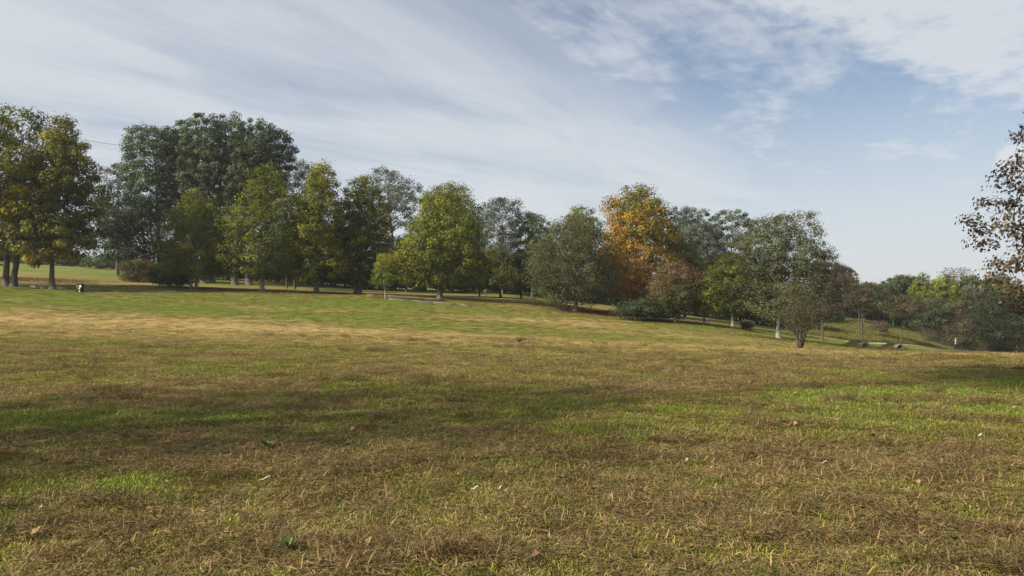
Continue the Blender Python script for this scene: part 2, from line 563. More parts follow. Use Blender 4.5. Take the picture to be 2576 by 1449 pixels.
def build_ground():
    xs = axis([(-3000, -1200, 300), (-1200, -300, 60), (-300, -100, 5), (-100, -45, 1.2), (-45, 45, .45), (45, 100, 1.2), (100, 300, 5), (300, 1200, 60), (1200, 3000, 300)])
    ys = axis([(-600, -60, 60), (-60, -8, 3), (-8, 60, .42), (60, 130, .9), (130, 330, 4), (330, 1000, 40), (1000, 3400, 300)])
    X, Y = np.meshgrid(xs, ys)
    x = X.ravel(); y = Y.ravel()
    z = H(x, y)
    nx, ny = len(xs), len(ys)
    i = (np.arange(ny - 1)[:, None] * nx + np.arange(nx - 1)[None]).ravel()
    f = np.stack([i, i + 1, i + nx + 1, i + nx], 1)
    m, t, out = newmat('meadow')
    L = t.links.new
    at = N(t, 'ShaderNodeAttribute', attribute_name='col')
    tc = N(t, 'ShaderNodeTexCoord')
    def nz(scale, sx, sy, detail, rough=.6):
        mp = N(t, 'ShaderNodeMapping'); mp.inputs['Scale'].default_value = (sx, sy, 1)
        L(tc.outputs['Object'], mp.inputs['Vector'])
        n = N(t, 'ShaderNodeTexNoise'); n.inputs['Scale'].default_value = scale; n.inputs['Detail'].default_value = detail; n.inputs['Roughness'].default_value = rough
        L(mp.outputs[0], n.inputs['Vector'])
        return n.outputs['Fac']
    a = nz(1.6, 1, 1.6, 8, .7); b = nz(9, 1, 1, 6, .7); c = nz(45, 1, 1, 3)
    v = M_(t, 'ADD', M_(t, 'MULTIPLY', a, .9), M_(t, 'ADD', M_(t, 'MULTIPLY', b, .7), M_(t, 'MULTIPLY', c, .6)))
    v = M_(t, 'ADD', M_(t, 'MULTIPLY', M_(t, 'SUBTRACT', v, 1.1), 1.5), 1.0)
    v = M_(t, 'MAXIMUM', v, .35)
    cc = N(t, 'ShaderNodeMix', data_type='RGBA', blend_type='MULTIPLY'); cc.inputs['Factor'].default_value = 1
    cb = N(t, 'ShaderNodeCombineColor')
    for k in range(3):
        L(v, cb.inputs[k])
    L(at.outputs['Color'], cc.inputs[6]); L(cb.outputs[0], cc.inputs[7])
    bs = N(t, 'ShaderNodeBsdfPrincipled'); bs.inputs['Roughness'].default_value = .95; bs.inputs['Specular IOR Level'].default_value = .1
    L(cc.outputs[2], bs.inputs['Base Color'])
    bp = N(t, 'ShaderNodeBump'); bp.inputs['Strength'].default_value = .7; bp.inputs['Distance'].default_value = .06
    L(M_(t, 'ADD', b, c), bp.inputs['Height']); L(bp.outputs[0], bs.inputs['Normal'])
    L(bs.outputs[0], out.inputs['Surface'])
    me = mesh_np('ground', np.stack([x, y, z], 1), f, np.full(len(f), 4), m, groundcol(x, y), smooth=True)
    tag(link('ground', me), 'mown meadow sloping up to the trees', None, None, 'structure')


build_ground()


def build_path():
    pts_uv = [(1640, 88, None), (1775, 88, None), (1890, 86, None), (1960, 87, None), (2060, 90, None), (2170, 95, None), (2290, 104, None), (2410, 115.5, None), (2500, 121, None), (2620, 127, None), (2800, 136, None)]
    P = np.array([(px(u, Y), Y) for u, Y, _ in pts_uv])
    tt = np.arange(len(P)); q = np.linspace(0, len(P) - 1, 140)
    cx = np.interp(q, tt, P[:, 0]); cyy = np.interp(q, tt, P[:, 1])
    k = np.ones(9) / 9
    cx[4:-4] = np.convolve(cx, k, 'valid'); cyy[4:-4] = np.convolve(cyy, k, 'valid')
    d = np.stack([np.gradient(cx), np.gradient(cyy)], 1); d /= np.linalg.norm(d, axis=1, keepdims=True)
    nrm = np.stack([-d[:, 1], d[:, 0]], 1)
    rows = []
    for w in (-.42, -.2, 0, .2, .42):
        jit = (fbm(q * 3, q * 0 + w, 77, 3) - .5) * .3 * (abs(w) > .4)
        xx = cx + nrm[:, 0] * (w + jit); yy = cyy + nrm[:, 1] * (w + jit)
        rows.append(np.stack([xx, yy, H(xx, yy) + .035 - .02 * abs(w)], 1))
    V = np.stack(rows, 1).reshape(-1, 3)
    f = []
    for i in range(139):
        for j in range(4):
            a = i * 5 + j
            f.append((a, a + 1, a + 6, a + 5))
    me = mesh_np('path', V, f, np.full(len(f), 4), GRAVEL, smooth=True)
    tag(link('path', me), 'pale gravel footpath curving along the slope', None, None, 'structure')


build_path()

# ------------------------------------------------------------------ trees
PROFILE = {
    'plane': ([0, .08, .3, .6, .85, 1], [.72, .92, 1, .86, .56, .18]),
    'tall': ([0, .1, .35, .65, .88, 1], [.72, .92, 1, .94, .66, .22]),
    'poplar': ([0, .15, .45, .75, .92, 1], [.5, .8, 1, 1, .78, .35]),
    'round': ([0, .12, .4, .7, .9, 1], [.55, .85, 1, .9, .58, .2]),
    'low': ([0, .2, .5, .75, .92, 1], [.92, 1, .95, .78, .5, .2]),
    'vase': ([0, .15, .45, .75, .92, 1], [.22, .45, .8, 1, .8, .35]),
    'cone': ([0, .1, .3, .6, .85, 1], [.8, 1, .9, .6, .3, .08]),
}


def pal(*cs):
    return np.array(cs)


PAL = {
    'plane': pal((0.046, 0.056, 0.009), (0.085, 0.101, 0.012), (0.142, 0.147, 0.014), (0.239, 0.190, 0.016)),
    'plane_y': pal((0.053, 0.061, 0.010), (0.098, 0.104, 0.014), (0.185, 0.159, 0.014), (0.297, 0.223, 0.016)),
    'plane_l': pal((0.052, 0.064, 0.010), (0.099, 0.117, 0.014), (0.152, 0.158, 0.017), (0.216, 0.183, 0.018)),
    'poplar': pal((0.038, 0.053, 0.023), (0.057, 0.078, 0.034), (0.082, 0.106, 0.050), (0.124, 0.147, 0.081)),
    'silver': pal((0.049, 0.062, 0.043), (0.082, 0.099, 0.070), (0.125, 0.145, 0.109), (0.186, 0.201, 0.160)),
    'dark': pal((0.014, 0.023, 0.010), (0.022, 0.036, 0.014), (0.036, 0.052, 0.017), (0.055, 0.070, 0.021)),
    'oak': pal((0.046, 0.053, 0.020), (0.068, 0.077, 0.030), (0.092, 0.101, 0.042), (0.121, 0.124, 0.055)),
    'orange': pal((0.088, 0.092, 0.016), (0.158, 0.131, 0.018), (0.270, 0.179, 0.020), (0.298, 0.150, 0.020), (0.223, 0.087, 0.018)),
    'redbrown': pal((.075, .078, .026), (.10, .082, .034), (.13, .082, .042), (.155, .088, .050)),
    'olive': pal((0.050, 0.057, 0.013), (0.086, 0.091, 0.018), (0.136, 0.122, 0.022), (0.215, 0.158, 0.026)),
    'yg': pal((0.066, 0.088, 0.013), (0.112, 0.137, 0.017), (0.165, 0.179, 0.021), (0.232, 0.212, 0.026)),
    'purple': pal((.018, .015, .009), (.032, .021, .013), (.048, .028, .017), (.066, .050, .017), (.11, .085, .02)),
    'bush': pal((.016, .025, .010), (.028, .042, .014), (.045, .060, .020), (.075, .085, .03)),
    'scrub': pal((0.048, 0.046, 0.022), (0.072, 0.062, 0.031), (0.098, 0.079, 0.041), (0.132, 0.102, 0.054)),
    'hedge_r': pal((.035, .042, .012), (.060, .062, .014), (.095, .070, .016), (.17, .110, .016)),
    'mauve': pal((.055, .045, .034), (.085, .058, .048), (.11, .066, .056), (.13, .08, .07)),
    'farg': pal((0.049, 0.063, 0.026), (0.071, 0.090, 0.035), (0.098, 0.113, 0.041)),
}


def leaf_quads(rng, pos, nrm, size, cols, aspect=.72):
    n = len(pos)
    nrm = nrm / (np.linalg.norm(nrm, axis=1, keepdims=True) + 1e-9)
    a = rng.normal(size=(n, 3)); a[:, 2] -= .35
    a -= (a * nrm).sum(1, keepdims=True) * nrm
    a /= np.linalg.norm(a, axis=1, keepdims=True) + 1e-9
    b = np.cross(nrm, a)
    s = size[:, None]
    fold = nrm * s * rng.uniform(.05, .28, (n, 1))
    v = np.stack([pos - a * s * .5, pos + b * s * aspect * .5 + fold - a * s * .08, pos + a * s * .5 - fold * .4, pos - b * s * aspect * .5 + fold - a * s * .08], 1).reshape(-1, 3)
    f = np.arange(n * 4)
    return v, f, np.full(n, 4), np.repeat(cols, 4, 0)


_LOBE = np.array([(0, -.5), (.42, -.36), (.30, -.08), (.54, .14), (.2, .22), (0, .6), (-.2, .22), (-.54, .14), (-.30, -.08), (-.42, -.36)])


def leaf_lobed(rng, pos, nrm, size, cols):
    n = len(pos); k = len(_LOBE)
    nrm = nrm / (np.linalg.norm(nrm, axis=1, keepdims=True) + 1e-9)
    a = rng.normal(size=(n, 3)); a[:, 2] -= .5
    a -= (a * nrm).sum(1, keepdims=True) * nrm
    a /= np.linalg.norm(a, axis=1, keepdims=True) + 1e-9
    b = np.cross(nrm, a)
    L2 = _LOBE[None] * size[:, None, None]
    curl = (np.abs(_LOBE[:, 0]) * .35)[None, :, None] * nrm[:, None] * size[:, None, None] * rng.uniform(-.3, 1, (n, 1, 1))
    v = pos[:, None] + L2[..., :1] * b[:, None] + L2[..., 1:] * a[:, None] + curl
    return v.reshape(-1, 3), np.arange(n * k), np.full(n, k), np.repeat(cols, k, 0)


def palette_pick(pl, c):
    c = np.clip(c, 0, .9999) * (len(pl) - 1)
    i = c.astype(int); f = (c - i)[:, None]
    return pl[i] * (1 - f) + pl[i + 1] * f


def bez(p0, p1, p2, n):
    t = np.linspace(0, 1, n)[:, None]
    return p0 * (1 - t) ** 2 + 2 * p1 * t * (1 - t) + p2 * t * t


NF, LF = 1.88, .83


def grow(rng, h, cb, rx, off, prof, pl, leaf, nleaf, ncl, r0, bark, stems=((0, 0, 0),), lump=.28, hole=.0, bias=None, csize=1.0, depth_r=None, lobed=False,
         flat=.72, limb=14, mat=None, twig_r=.02, limb_r=.30, thin=0.0, stray=.03):
    """trunk mesh and crown mesh of one tree, foot at the origin; h height, cb crown start, rx crown radius, off sideways lean of the crown"""
    depth_r = depth_r or rx
    nleaf = int(nleaf * NF)
    leaf = leaf * LF
    pf, pr = PROFILE[prof]
    seed = int(rng.integers(1 << 30))
    # clump centres inside a lumpy envelope
    m = ncl * 9
    f = rng.uniform(0, 1, m) ** .92
    R = np.interp(f, pf, pr)
    keep = rng.uniform(0, 1, m) < (R * .75 + .25)
    f = f[keep]; R = R[keep]; m = len(f)
    th = rng.uniform(0, 2 * math.pi, m)
    rr = rng.uniform(0, 1, m) ** .42
    nd = np.stack([np.cos(th) * 1.7, np.sin(th) * 1.7, f * 5.0], 1)
    lm = 1 + lump * 1.5 * snoise(nd, seed, 6) + lump * .9 * snoise(nd * 2.8, seed + 1, 6)
    rc = csize * (.16 * rx + .22)
    cz = cb + rc * .55 + f * (h - cb - rc * .55)
    ax = off * np.clip(cz / h, 0, 1) ** 1.2
    rad = np.maximum(R * rx * lm - rc * .45, .1) * rr
    P = np.stack([ax + np.cos(th) * rad, np.sin(th) * rad * depth_r / rx, np.minimum(cz + .04 * h * snoise(nd * 1.5, seed + 2), h - rc * .45)], 1)
    if ncl > 60:
        k = snoise(P / (rx * .30 + .15), seed + 3, 8) > (-.85 + hole * 2.4)
        P = P[k]
    # spread them out
    sel = [0]; dmin = np.linalg.norm(P - P[0], axis=1)
    w = rng.uniform(.6, 1.0, len(P))
    while len(sel) < min(ncl, len(P)):
        i = int(np.argmax(dmin * w)); sel.append(i)
        dmin = np.minimum(dmin, np.linalg.norm(P - P[i], axis=1))
    C = P[sel]; nC = len(C)
    # trunk(s)
    tb = MB(); nodes = []
    for (sx, sy, lean) in stems:
        top = np.array([off * .9 + sx * .2 + lean * h * .5, sy * .2, cb + (h - cb) * .86])
        p1 = np.array([sx * 1.0 + lean * h * .32, sy, h * .4])
        p = bez(np.array([sx, sy, -.25]), p1, top, 12)
        p[1:-1, :2] += rng.normal(size=(10, 2)) * r0 * .3
        t = np.linspace(0, 1, 12)
        rr_ = r0 * (1 - t) ** .8 + .025
        rr_[0] *= 1.55; rr_[1] *= 1.1
        tb.tube(p, rr_, 8)
        nodes += [(p[i], rr_[i]) for i in range(3, 12)]
    TN = np.array([n[0] for n in nodes]); TR = np.array([n[1] for n in nodes])
    # limbs to well spread clumps
    lsel = [int(np.argmax(C[:, 2] * 0 + np.hypot(C[:, 0], C[:, 1])))]
    dm = np.linalg.norm(C - C[lsel[0]], axis=1)
    while len(lsel) < min(limb, nC):
        i = int(np.argmax(dm)); lsel.append(i); dm = np.minimum(dm, np.linalg.norm(C - C[i], axis=1))
    LP = [TN]; LR = [TR * .5]
    for i in lsel:
        c = C[i]
        hd = np.hypot(TN[:, 0] - c[0], TN[:, 1] - c[1])
        want = c[2] - .55 * hd
        k = int(np.argmin(np.abs(TN[:, 2] - want) + .4 * hd + (TN[:, 2] > c[2]) * 3))
        s0 = TN[k]
        mid = (s0 + c) / 2; mid[2] += .10 * np.linalg.norm(c - s0); mid += rng.normal(size=3) * .06 * np.linalg.norm(c - s0)
        p = bez(s0, mid, c, 8)
        p[1:-1] += rng.normal(size=(6, 3)) * .025 * np.linalg.norm(c - s0)
        ra = np.linspace(max(TR[k] * .62, r0 * limb_r * .6), twig_r, 8)
        tb.tube(p, ra, 5, cap=False)
        LP.append(p[2:]); LR.append(ra[2:])
    LPa = np.concatenate(LP)
    LRa = np.concatenate(LR)
    for i in range(nC):
        if i in lsel:
            continue
        c = C[i]
        d = np.linalg.norm(LPa - c, axis=1) + (LPa[:, 2] > c[2] + .3) * 1.0
        k = int(np.argmin(d))
        s0 = LPa[k]
        mid = (s0 + c) / 2 + rng.normal(size=3) * .08 * d[k]
        tb.tube(np.stack([s0, mid, c]), [min(LRa[k] * .7, twig_r * 2.2), twig_r, twig_r * .5], 3, cap=False)
    trunk = mesh_np('trunk', np.concatenate(tb.v), tb.f, tb.t, bark, smooth=True)
    # leaves
    wgt = rng.uniform(.5, 1.3, nC)
    if thin:
        fz = (C[:, 2] - cb) / (h - cb)
        wgt *= 1 - thin * sstep(fz, .35, .95)
    idx = rng.choice(nC, nleaf, p=wgt / wgt.sum())
    rcl = rc * rng.uniform(.65, 1.35, nC)
    d = rng.normal(size=(nleaf, 3)); d /= np.linalg.norm(d, axis=1, keepdims=True)
    q = rng.uniform(0, 1, nleaf) ** .45
    out = rng.uniform(0, 1, nleaf) < stray
    q[out] *= rng.uniform(1.1, 1.7, out.sum())
    d[:, 2] *= flat
    pos = C[idx] + d * (q * rcl[idx])[:, None]
    axis_p = np.stack([off * np.clip(pos[:, 2] / h, 0, 1), pos[:, 1] * 0, pos[:, 2] * .55 + cb * .4], 1)
    outw = pos - axis_p; outw /= np.linalg.norm(outw, axis=1, keepdims=True) + 1e-6
    nrm = outw * .5 + d * .75 + rng.normal(size=(nleaf, 3)) * .42 + np.array([0, 0, .3])
    cc = .36 + .26 * snoise(C / (rx * .42), seed + 5, 7) + rng.normal(size=nC) * .15
    if bias is not None:
        cc = cc + bias(C[:, 0] / rx, C[:, 1] / rx, (C[:, 2] - cb) / (h - cb))
    col = palette_pick(pl, cc[idx] + rng.normal(size=nleaf) * .11) * rng.uniform(.78, 1.24, (nleaf, 1)) * rng.uniform(.62, 1.4, (nC, 1))[idx]
    size = leaf * 1.12 * rng.uniform(.65, 1.3, nleaf)
    if lobed:
        v, fi, lt, cl = leaf_lobed(rng, pos, nrm, size, col)
    else:
        v, fi, lt, cl = leaf_quads(rng, pos, nrm, size, col)
    crown = mesh_np('crown', v, fi, lt, mat or LEAF, cl)
    return trunk, crown


_tree_no = [0]
_shared = {}


def tree(name, label, u, Y, vt, uL, uR, vcb, prof='plane', pl='plane', leaf=.26, n=9000, ncl=170, r0=.22, bark=None, group=None, cat='tree', vb=None, **kw):
    _tree_no[0] += 1
    rng = np.random.default_rng(1000 + _tree_no[0] * 7)
    x = px(u, Y); zb = float(H(x, Y))
    h = zat(vt, Y) - zb
    cb = max(zat(vcb, Y) - zb, .12)
    rx = (uR - uL) / 2 / FD * Y * 1.08
    off = px((uL + uR) / 2, Y) - x
    share = kw.pop('share', None)
    if Y > 103:
        n = int(n * .85)
    sc = (1, 1, 1); rz = 0.0
    if share:                                   # alike background plants share their leaf mesh, turned and stretched to size
        key = (share, _tree_no[0] % 3)
        if key not in _shared:
            _shared[key] = grow(rng, h, cb, rx, 0.0, prof, PAL[pl], leaf, n, ncl, r0, bark or BARK, **kw) + (h, rx)
        tr, cr, h0, rx0 = _shared[key]
        sc = (rx / rx0, rx / rx0, h / h0); rz = _tree_no[0] * 1.9
    else:
        tr, cr = grow(rng, h, cb, rx, off, prof, PAL[pl], leaf, n, ncl, r0, bark or BARK, **kw)
    e = thing(name, label, cat, (x, Y, zb), rz, group)
    for nm, me in (('trunk' if cat == 'tree' else 'stem', tr), ('crown' if cat == 'tree' else 'foliage', cr)):
        link(nm, me, e).scale = sc
    return e


def up(a, b=0.0, side=0.0):
    return lambda x, y, z: a * (z - .5) + b + side * x


G_PL = 'plane trees along the front of the wood'
G_PO = 'tall grey-green poplars in the left clump'
G_SI = 'silvery poplars in the background'
# left edge; darker bark colour stands in for backlit trunks
tree('plane_tree', 'yellowing plane tree at the left edge with two trunks forming a V', 26, 80, 262, -150, 128, 652, 'tall', 'plane_y', .27, 21000, 280, .30, BARK, G_PL,
     stems=((-.35, 0, -.035), (.3, .1, .10)), bias=lambda x, y, z: -.04 + .10 * (z > .8) - .08 * x, lump=.24)
tree('plane_tree', 'plane tree with sunlit yellow lower leaves beside the litter bin', 133, 79, 292, 62, 250, 664, 'plane', 'plane_y', .26, 18500, 270, .24, BARK, G_PL,
     bias=lambda x, y, z: .02 + .32 * np.exp(-((x + .45) ** 2 + (z - .25) ** 2) * 5) + .16 * (z > .82) - .16 * (x > .35), lump=.25)  # sunlit lower left and shaded right side are put into the leaf colour
# poplar clump
for (u, Y, vt, uL, uR, vc, lab) in [
        (400, 108, 322, 308, 462, 560, 'leftmost tall poplar of the big grey-green clump'),
        (462, 112, 303, 398, 520, 580, 'second tall poplar from the left in the big clump'),
        (514, 105, 285, 462, 585, 600, 'tallest poplar in the middle of the big grey-green clump'),
        (533, 110, 287, 520, 640, 610, 'poplar right of the tallest one in the big clump'),
        (591, 104, 300, 585, 700, 590, 'poplar behind the pale-trunked plane, second from the right of its clump'),
        (627, 106, 322, 628, 752, 560, 'rightmost poplar of the big grey-green clump')]:
    tree('poplar', lab, u, Y, vt, uL, uR, vc, 'poplar', 'poplar', .27, 13500, 210, .34, BARK_POPLAR, G_PO, bias=up(.12), lump=.12, limb=18, csize=.95)
tree('poplar', 'thin hazy poplar left of the big clump, sky showing through', 296, 118, 412, 246, 352, 600, 'poplar', 'silver', .27, 4200, 110, .22, BARK_POPLAR, G_SI, hole=.18, bias=up(0, -.15))
tree('maple', 'dark dense maple behind the reddish hedge bush', 313, 106, 492, 240, 432, 662, 'round', 'dark', .27, 12000, 200, .22, BARK, None, bias=lambda x, y, z: .25 * (x < -.4))
tree('poplar', 'grey poplar in the gap right of the big clump', 752, 116, 408, 700, 806, 640, 'poplar', 'silver', .27, 6000, 140, .25, BARK_POPLAR, G_SI, bias=up(0, -.1))
# front row
tree('plane_tree', 'low-branched yellow-green plane tree with slender split stem', 485, 88, 474, 404, 588, 706, 'plane', 'plane_l', .22, 11500, 230, .13, BARK_PALE, G_PL,
     stems=((-.2, 0, 0), (.28, .1, .06)), hole=.04, lump=.3)
tree('plane_tree', 'plane tree with white lower trunk in front of the poplars', 660, 87, 408, 582, 752, 706, 'plane', 'plane_l', .22, 14500, 260, .20, BARK_WHITE, G_PL, hole=.05, lump=.32, bias=up(.05, -.04))
tree('dark_tree', 'small dark tree standing between the two pale plane trunks', 741, 99, 560, 690, 800, 690, 'round', 'dark', .25, 5000, 100, .12, BARK, None)
tree('dark_tree', 'thin dark tree just left of the small dark tree', 721, 101, 590, 686, 756, 700, 'round', 'dark', .25, 3000, 80, .10, BARK, None)
tree('plane_tree', 'tall plane tree with golden tip and mottled trunk, left of centre', 797, 88, 404, 740, 884, 706, 'plane', 'plane', .23, 14500, 260, .21, BARK_PLANE, G_PL,
     bias=lambda x, y, z: .05 + .32 * (z > .78) + .3 * np.exp(-((x - .5) ** 2 + (z - .18) ** 2) * 9), lump=.3, hole=.03)
tree('plane_tree', 'dark green plane tree with twin trunks behind the sapling', 904, 91, 444, 832, 992, 708, 'plane', 'plane', .23, 15000, 260, .20, BARK_PLANE, G_PL,
     stems=((0, 0, 0), (-.55, .5, -.01)), bias=up(.14, -.10), lump=.25)
tree('sapling', 'young maple sapling with white trunk and orange-tinged top', 970, 80, 638, 928, 1010, 722, 'round', 'yg', .13, 3600, 110, .075, BARK_PALE, None,
     bias=lambda x, y, z: -.05 + .55 * sstep(z, .45, 1), csize=.75, twig_r=.01)
tree('poplar', 'tall airy poplar rising behind the plane trees, bare limbs below', 990, 128, 424, 886, 1054, 575, 'round', 'silver', .30, 5200, 150, .28, BARK_POPLAR, G_SI, hole=.14, bias=up(.1, -.02), csize=.8, limb=20)
tree('round_tree', 'broad rounded green tree behind the central plane tree', 1135, 118, 456, 1046, 1226, 660, 'round', 'yg', .27, 13000, 220, .30, BARK, None, bias=up(.12, -.22), lump=.18)
tree('plane_tree', 'full green plane tree in the centre with golden crown and low right branches', 1105, 87, 480, 1014, 1206, 726, 'plane', 'plane_l', .23, 17500, 300, .28, BARK_PLANE, G_PL,
     bias=lambda x, y, z: -.08 + .30 * sstep(z, .65, 1) + .12 * np.exp(-((x - .3) ** 2 + (z - .25) ** 2) * 6), lump=.34)
tree('dark_tree', 'dark shaded tree filling the gap left of the central plane', 1022, 108, 590, 972, 1064, 724, 'round', 'dark', .26, 6000, 110, .15, BARK, None, bias=up(0, .1))
tree('poplar', 'grey twiggy poplar right of the central plane tree', 1262, 114, 500, 1204, 1326, 700, 'poplar', 'silver', .25, 7000, 170, .22, BARK_PALE, G_SI, hole=.07, bias=up(.1, -.1), limb=20)
tree('poplar', 'dark blue-green drooping tree at the edge of the central clump', 1340, 112, 538, 1300, 1384, 700, 'poplar', 'poplar', .26, 7000, 130, .2, BARK, None, bias=up(.0, -.22))
tree('small_tree', 'small dark tree with a few reddish leaves right of the central plane', 1206, 100, 636, 1176, 1240, 722, 'round', 'dark', .22, 3200, 80, .09, BARK, None)
tree('small_tree', 'reddish-leaved little tree in the shade of the grey poplar', 1222, 106, 628, 1200, 1250, 690, 'round', 'redbrown', .22, 1500, 60, .07, BARK, None)
tree('small_tree', 'olive-brown conical tree under the grey poplar', 1259, 99, 606, 1210, 1312, 736, 'cone', 'olive', .2, 6500, 150, .13, BARK, None, bias=up(0, -.22))
tree('small_tree', 'dark slender tree right of the olive-brown conical one', 1311, 100, 640, 1276, 1350, 728, 'round', 'dark', .24, 3500, 80, .12, BARK, None)
# the shaded second row that closes the wood
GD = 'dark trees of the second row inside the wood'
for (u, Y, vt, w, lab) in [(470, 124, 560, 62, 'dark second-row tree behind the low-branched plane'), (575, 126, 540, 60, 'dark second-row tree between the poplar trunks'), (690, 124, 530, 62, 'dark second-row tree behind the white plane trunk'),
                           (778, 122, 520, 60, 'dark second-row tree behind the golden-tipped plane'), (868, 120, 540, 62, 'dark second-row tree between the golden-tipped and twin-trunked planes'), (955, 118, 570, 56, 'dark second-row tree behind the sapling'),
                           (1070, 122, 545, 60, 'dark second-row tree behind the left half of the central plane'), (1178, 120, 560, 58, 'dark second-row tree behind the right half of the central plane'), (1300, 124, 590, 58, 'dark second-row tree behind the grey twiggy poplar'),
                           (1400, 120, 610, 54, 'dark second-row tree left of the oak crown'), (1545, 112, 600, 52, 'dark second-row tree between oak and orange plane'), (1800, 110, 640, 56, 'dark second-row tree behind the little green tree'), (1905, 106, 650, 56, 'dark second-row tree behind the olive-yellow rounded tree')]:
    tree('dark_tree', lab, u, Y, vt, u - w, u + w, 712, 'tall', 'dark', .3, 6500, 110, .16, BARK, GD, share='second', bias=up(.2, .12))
# right of centre
tree('oak', 'broad fine-leaved grey-green oak standing alone on the slope', 1447, 84, 540, 1346, 1556, 768, 'tall', 'oak', .155, 30000, 380, .21, BARK_PALE, None, lump=.22, flat=.6, bias=up(.1), stray=.2, twig_r=.012)
tree('poplar', 'bright green poplar peeking over the top of the oak', 1458, 108, 516, 1408, 1506, 640, 'plane', 'yg', .25, 5200, 120, .2, BARK, None, bias=up(0, -.05))
tree('plane_tree', 'large golden-orange plane tree beside the grey-green oak', 1600, 92, 464, 1500, 1698, 756, 'tall', 'orange', .25, 20000, 320, .30, BARK_PLANE, G_PL,
     bias=lambda x, y, z: .13 + .24 * (.5 - z) - .16 * sstep(x, .1, .9) - .10 * (z > .85), lump=.22)
tree('small_tree', 'yellow-green tree squeezed behind the orange plane', 1722, 97, 588, 1676, 1772, 770, 'plane', 'yg', .22, 7000, 140, .14, BARK, None, bias=up(.05, -.05))
tree('small_tree', 'brownish-red round-topped tree with straight pale trunk', 1697, 76, 655, 1636, 1768, 783, 'round', 'redbrown', .15, 9500, 220, .105, BARK_PALE, None,
     bias=lambda x, y, z: -.35 + .62 * sstep(z, .15, .7), twig_r=.012)
tree('small_tree', 'little green tree with yellowed lower leaves beside the striped post', 1771, 76, 702, 1732, 1808, 792, 'round', 'yg', .16, 3600, 110, .085, BARK, None, hole=.08, bias=up(-.3, .05), twig_r=.012)
for (u, Y, vt, uL, uR, vc, lab, p) in [
        (1690, 122, 520, 1634, 1742, 700, 'silvery poplar directly right of the orange plane', 'silver'),
        (1748, 128, 524, 1700, 1800, 700, 'silvery poplar with a yellowish tip, second right of the orange plane', 'silver'),
        (1770, 112, 560, 1712, 1838, 708, 'pale silver poplar with white stems in front of its row', 'silver'),
        (1838, 124, 528, 1786, 1900, 690, 'darker poplar at the right end of the silvery row', 'poplar')]:
    tree('poplar', lab, u, Y, vt, uL, uR, vc, 'poplar', p, .25, 8500, 170, .2, BARK_WHITE if 'white' in lab else BARK_POPLAR, G_SI, bias=up(.1, -.06 if p == 'silver' else .1), csize=.8)
tree('small_tree', 'olive-yellow rounded tree right of the pale silver poplar', 1842, 84, 636, 1788, 1902, 788, 'round', 'olive', .17, 9000, 190, .12, BARK_PALE, None, bias=up(.35, -.10), twig_r=.012)
tree('birch', 'large loose white-limbed tree with open top beside the footpath', 1958, 70, 538, 1880, 2078, 812, 'poplar', 'oak', .16, 24000, 340, .15, BARK_WHITE, None,
     bias=up(-.05, .06), hole=.02, thin=.55, csize=.8, limb=26, lump=.30, twig_r=.016, limb_r=.42)
tree('small_tree', 'mauve-brown tree peeping out right of the white-limbed tree', 2068, 82, 636, 2022, 2112, 800, 'round', 'mauve', .16, 6500, 150, .10, BARK, None, twig_r=.012)
# far right
tree('poplar', 'distant hazy poplar right of the white-limbed tree', 2098, 168, 660, 2064, 2130, 760, 'poplar', 'farg', .36, 4200, 110, .25, BARK, None)
tree('poplar', 'distant hazy poplar stepping down to the right', 2130, 172, 672, 2104, 2160, 770, 'poplar', 'farg', .36, 3400, 90, .25, BARK, None)
tree('round_tree', 'round dark green tree with rusty top behind the right bank', 2120, 134, 688, 2080, 2160, 780, 'round', 'farg', .26, 6500, 130, .2, BARK, None, bias=up(.5, .0))
tree('small_tree', 'multi-stemmed brownish tree on the right bank', 2166, 106, 712, 2130, 2218, 800, 'vase', 'scrub', .17, 5200, 130, .09, BARK, None, stems=((-.25, 0, -.08), (.05, 0, .02), (.25, .1, .09)), twig_r=.014, bias=up(.1, -.1))
tree('small_tree', 'slim forked brownish tree further right on the bank', 2266, 106, 742, 2222, 2318, 806, 'round', 'scrub', .17, 5600, 130, .075, BARK, None, stems=((0, 0, 0), (.06, 0, .06)), twig_r=.014, bias=up(.2, -.12))
tree('round_tree', 'dark blue-green tree top on the right skyline', 2264, 156, 692, 2228, 2306, 800, 'vase', 'farg', .32, 5200, 120, .2, BARK, None)
tree('round_tree', 'yellow-green tree on the right skyline, left of a matching one', 2322, 146, 686, 2284, 2362, 800, 'plane', 'yg', .3, 6000, 130, .2, BARK, None, bias=up(.2))
tree('round_tree', 'yellow-green domed tree nearest the purple maple on the skyline', 2382, 142, 690, 2340, 2424, 810, 'plane', 'yg', .3, 6500, 130, .2, BARK, None, bias=up(.2, -.03))
tree('round_tree', 'dark green tree below the skyline trees on the right', 2352, 134, 748, 2302, 2412, 832, 'round', 'farg', .26, 7000, 130, .15, BARK, None)
for (u, Y, vt, w, lab) in [(2186, 158, 712, 42, 'hazy tree behind the multi-stemmed brownish tree'), (2240, 164, 706, 40, 'hazy tree just left of the dark blue-green tree top'), (2300, 160, 706, 42, 'hazy tree between the dark blue-green and yellow-green tree tops'), (2440, 154, 694, 50, 'hazy tree behind the purple maple branches'), (2510, 150, 690, 52, 'hazy tree at the right edge behind the purple maple')]:
    tree('round_tree', lab, u, Y, vt, u - w, u + w, 800, 'tall', 'farg', .32, 6000, 120, .2, BARK, 'hazy background trees at right', share='back')
tree('bare_tree', 'nearly bare twiggy tree poking up behind the domed tree', 2392, 158, 672, 2362, 2440, 730, 'vase', 'scrub', .22, 700, 150, .16, BARK_POPLAR, None, limb=24, csize=.6)
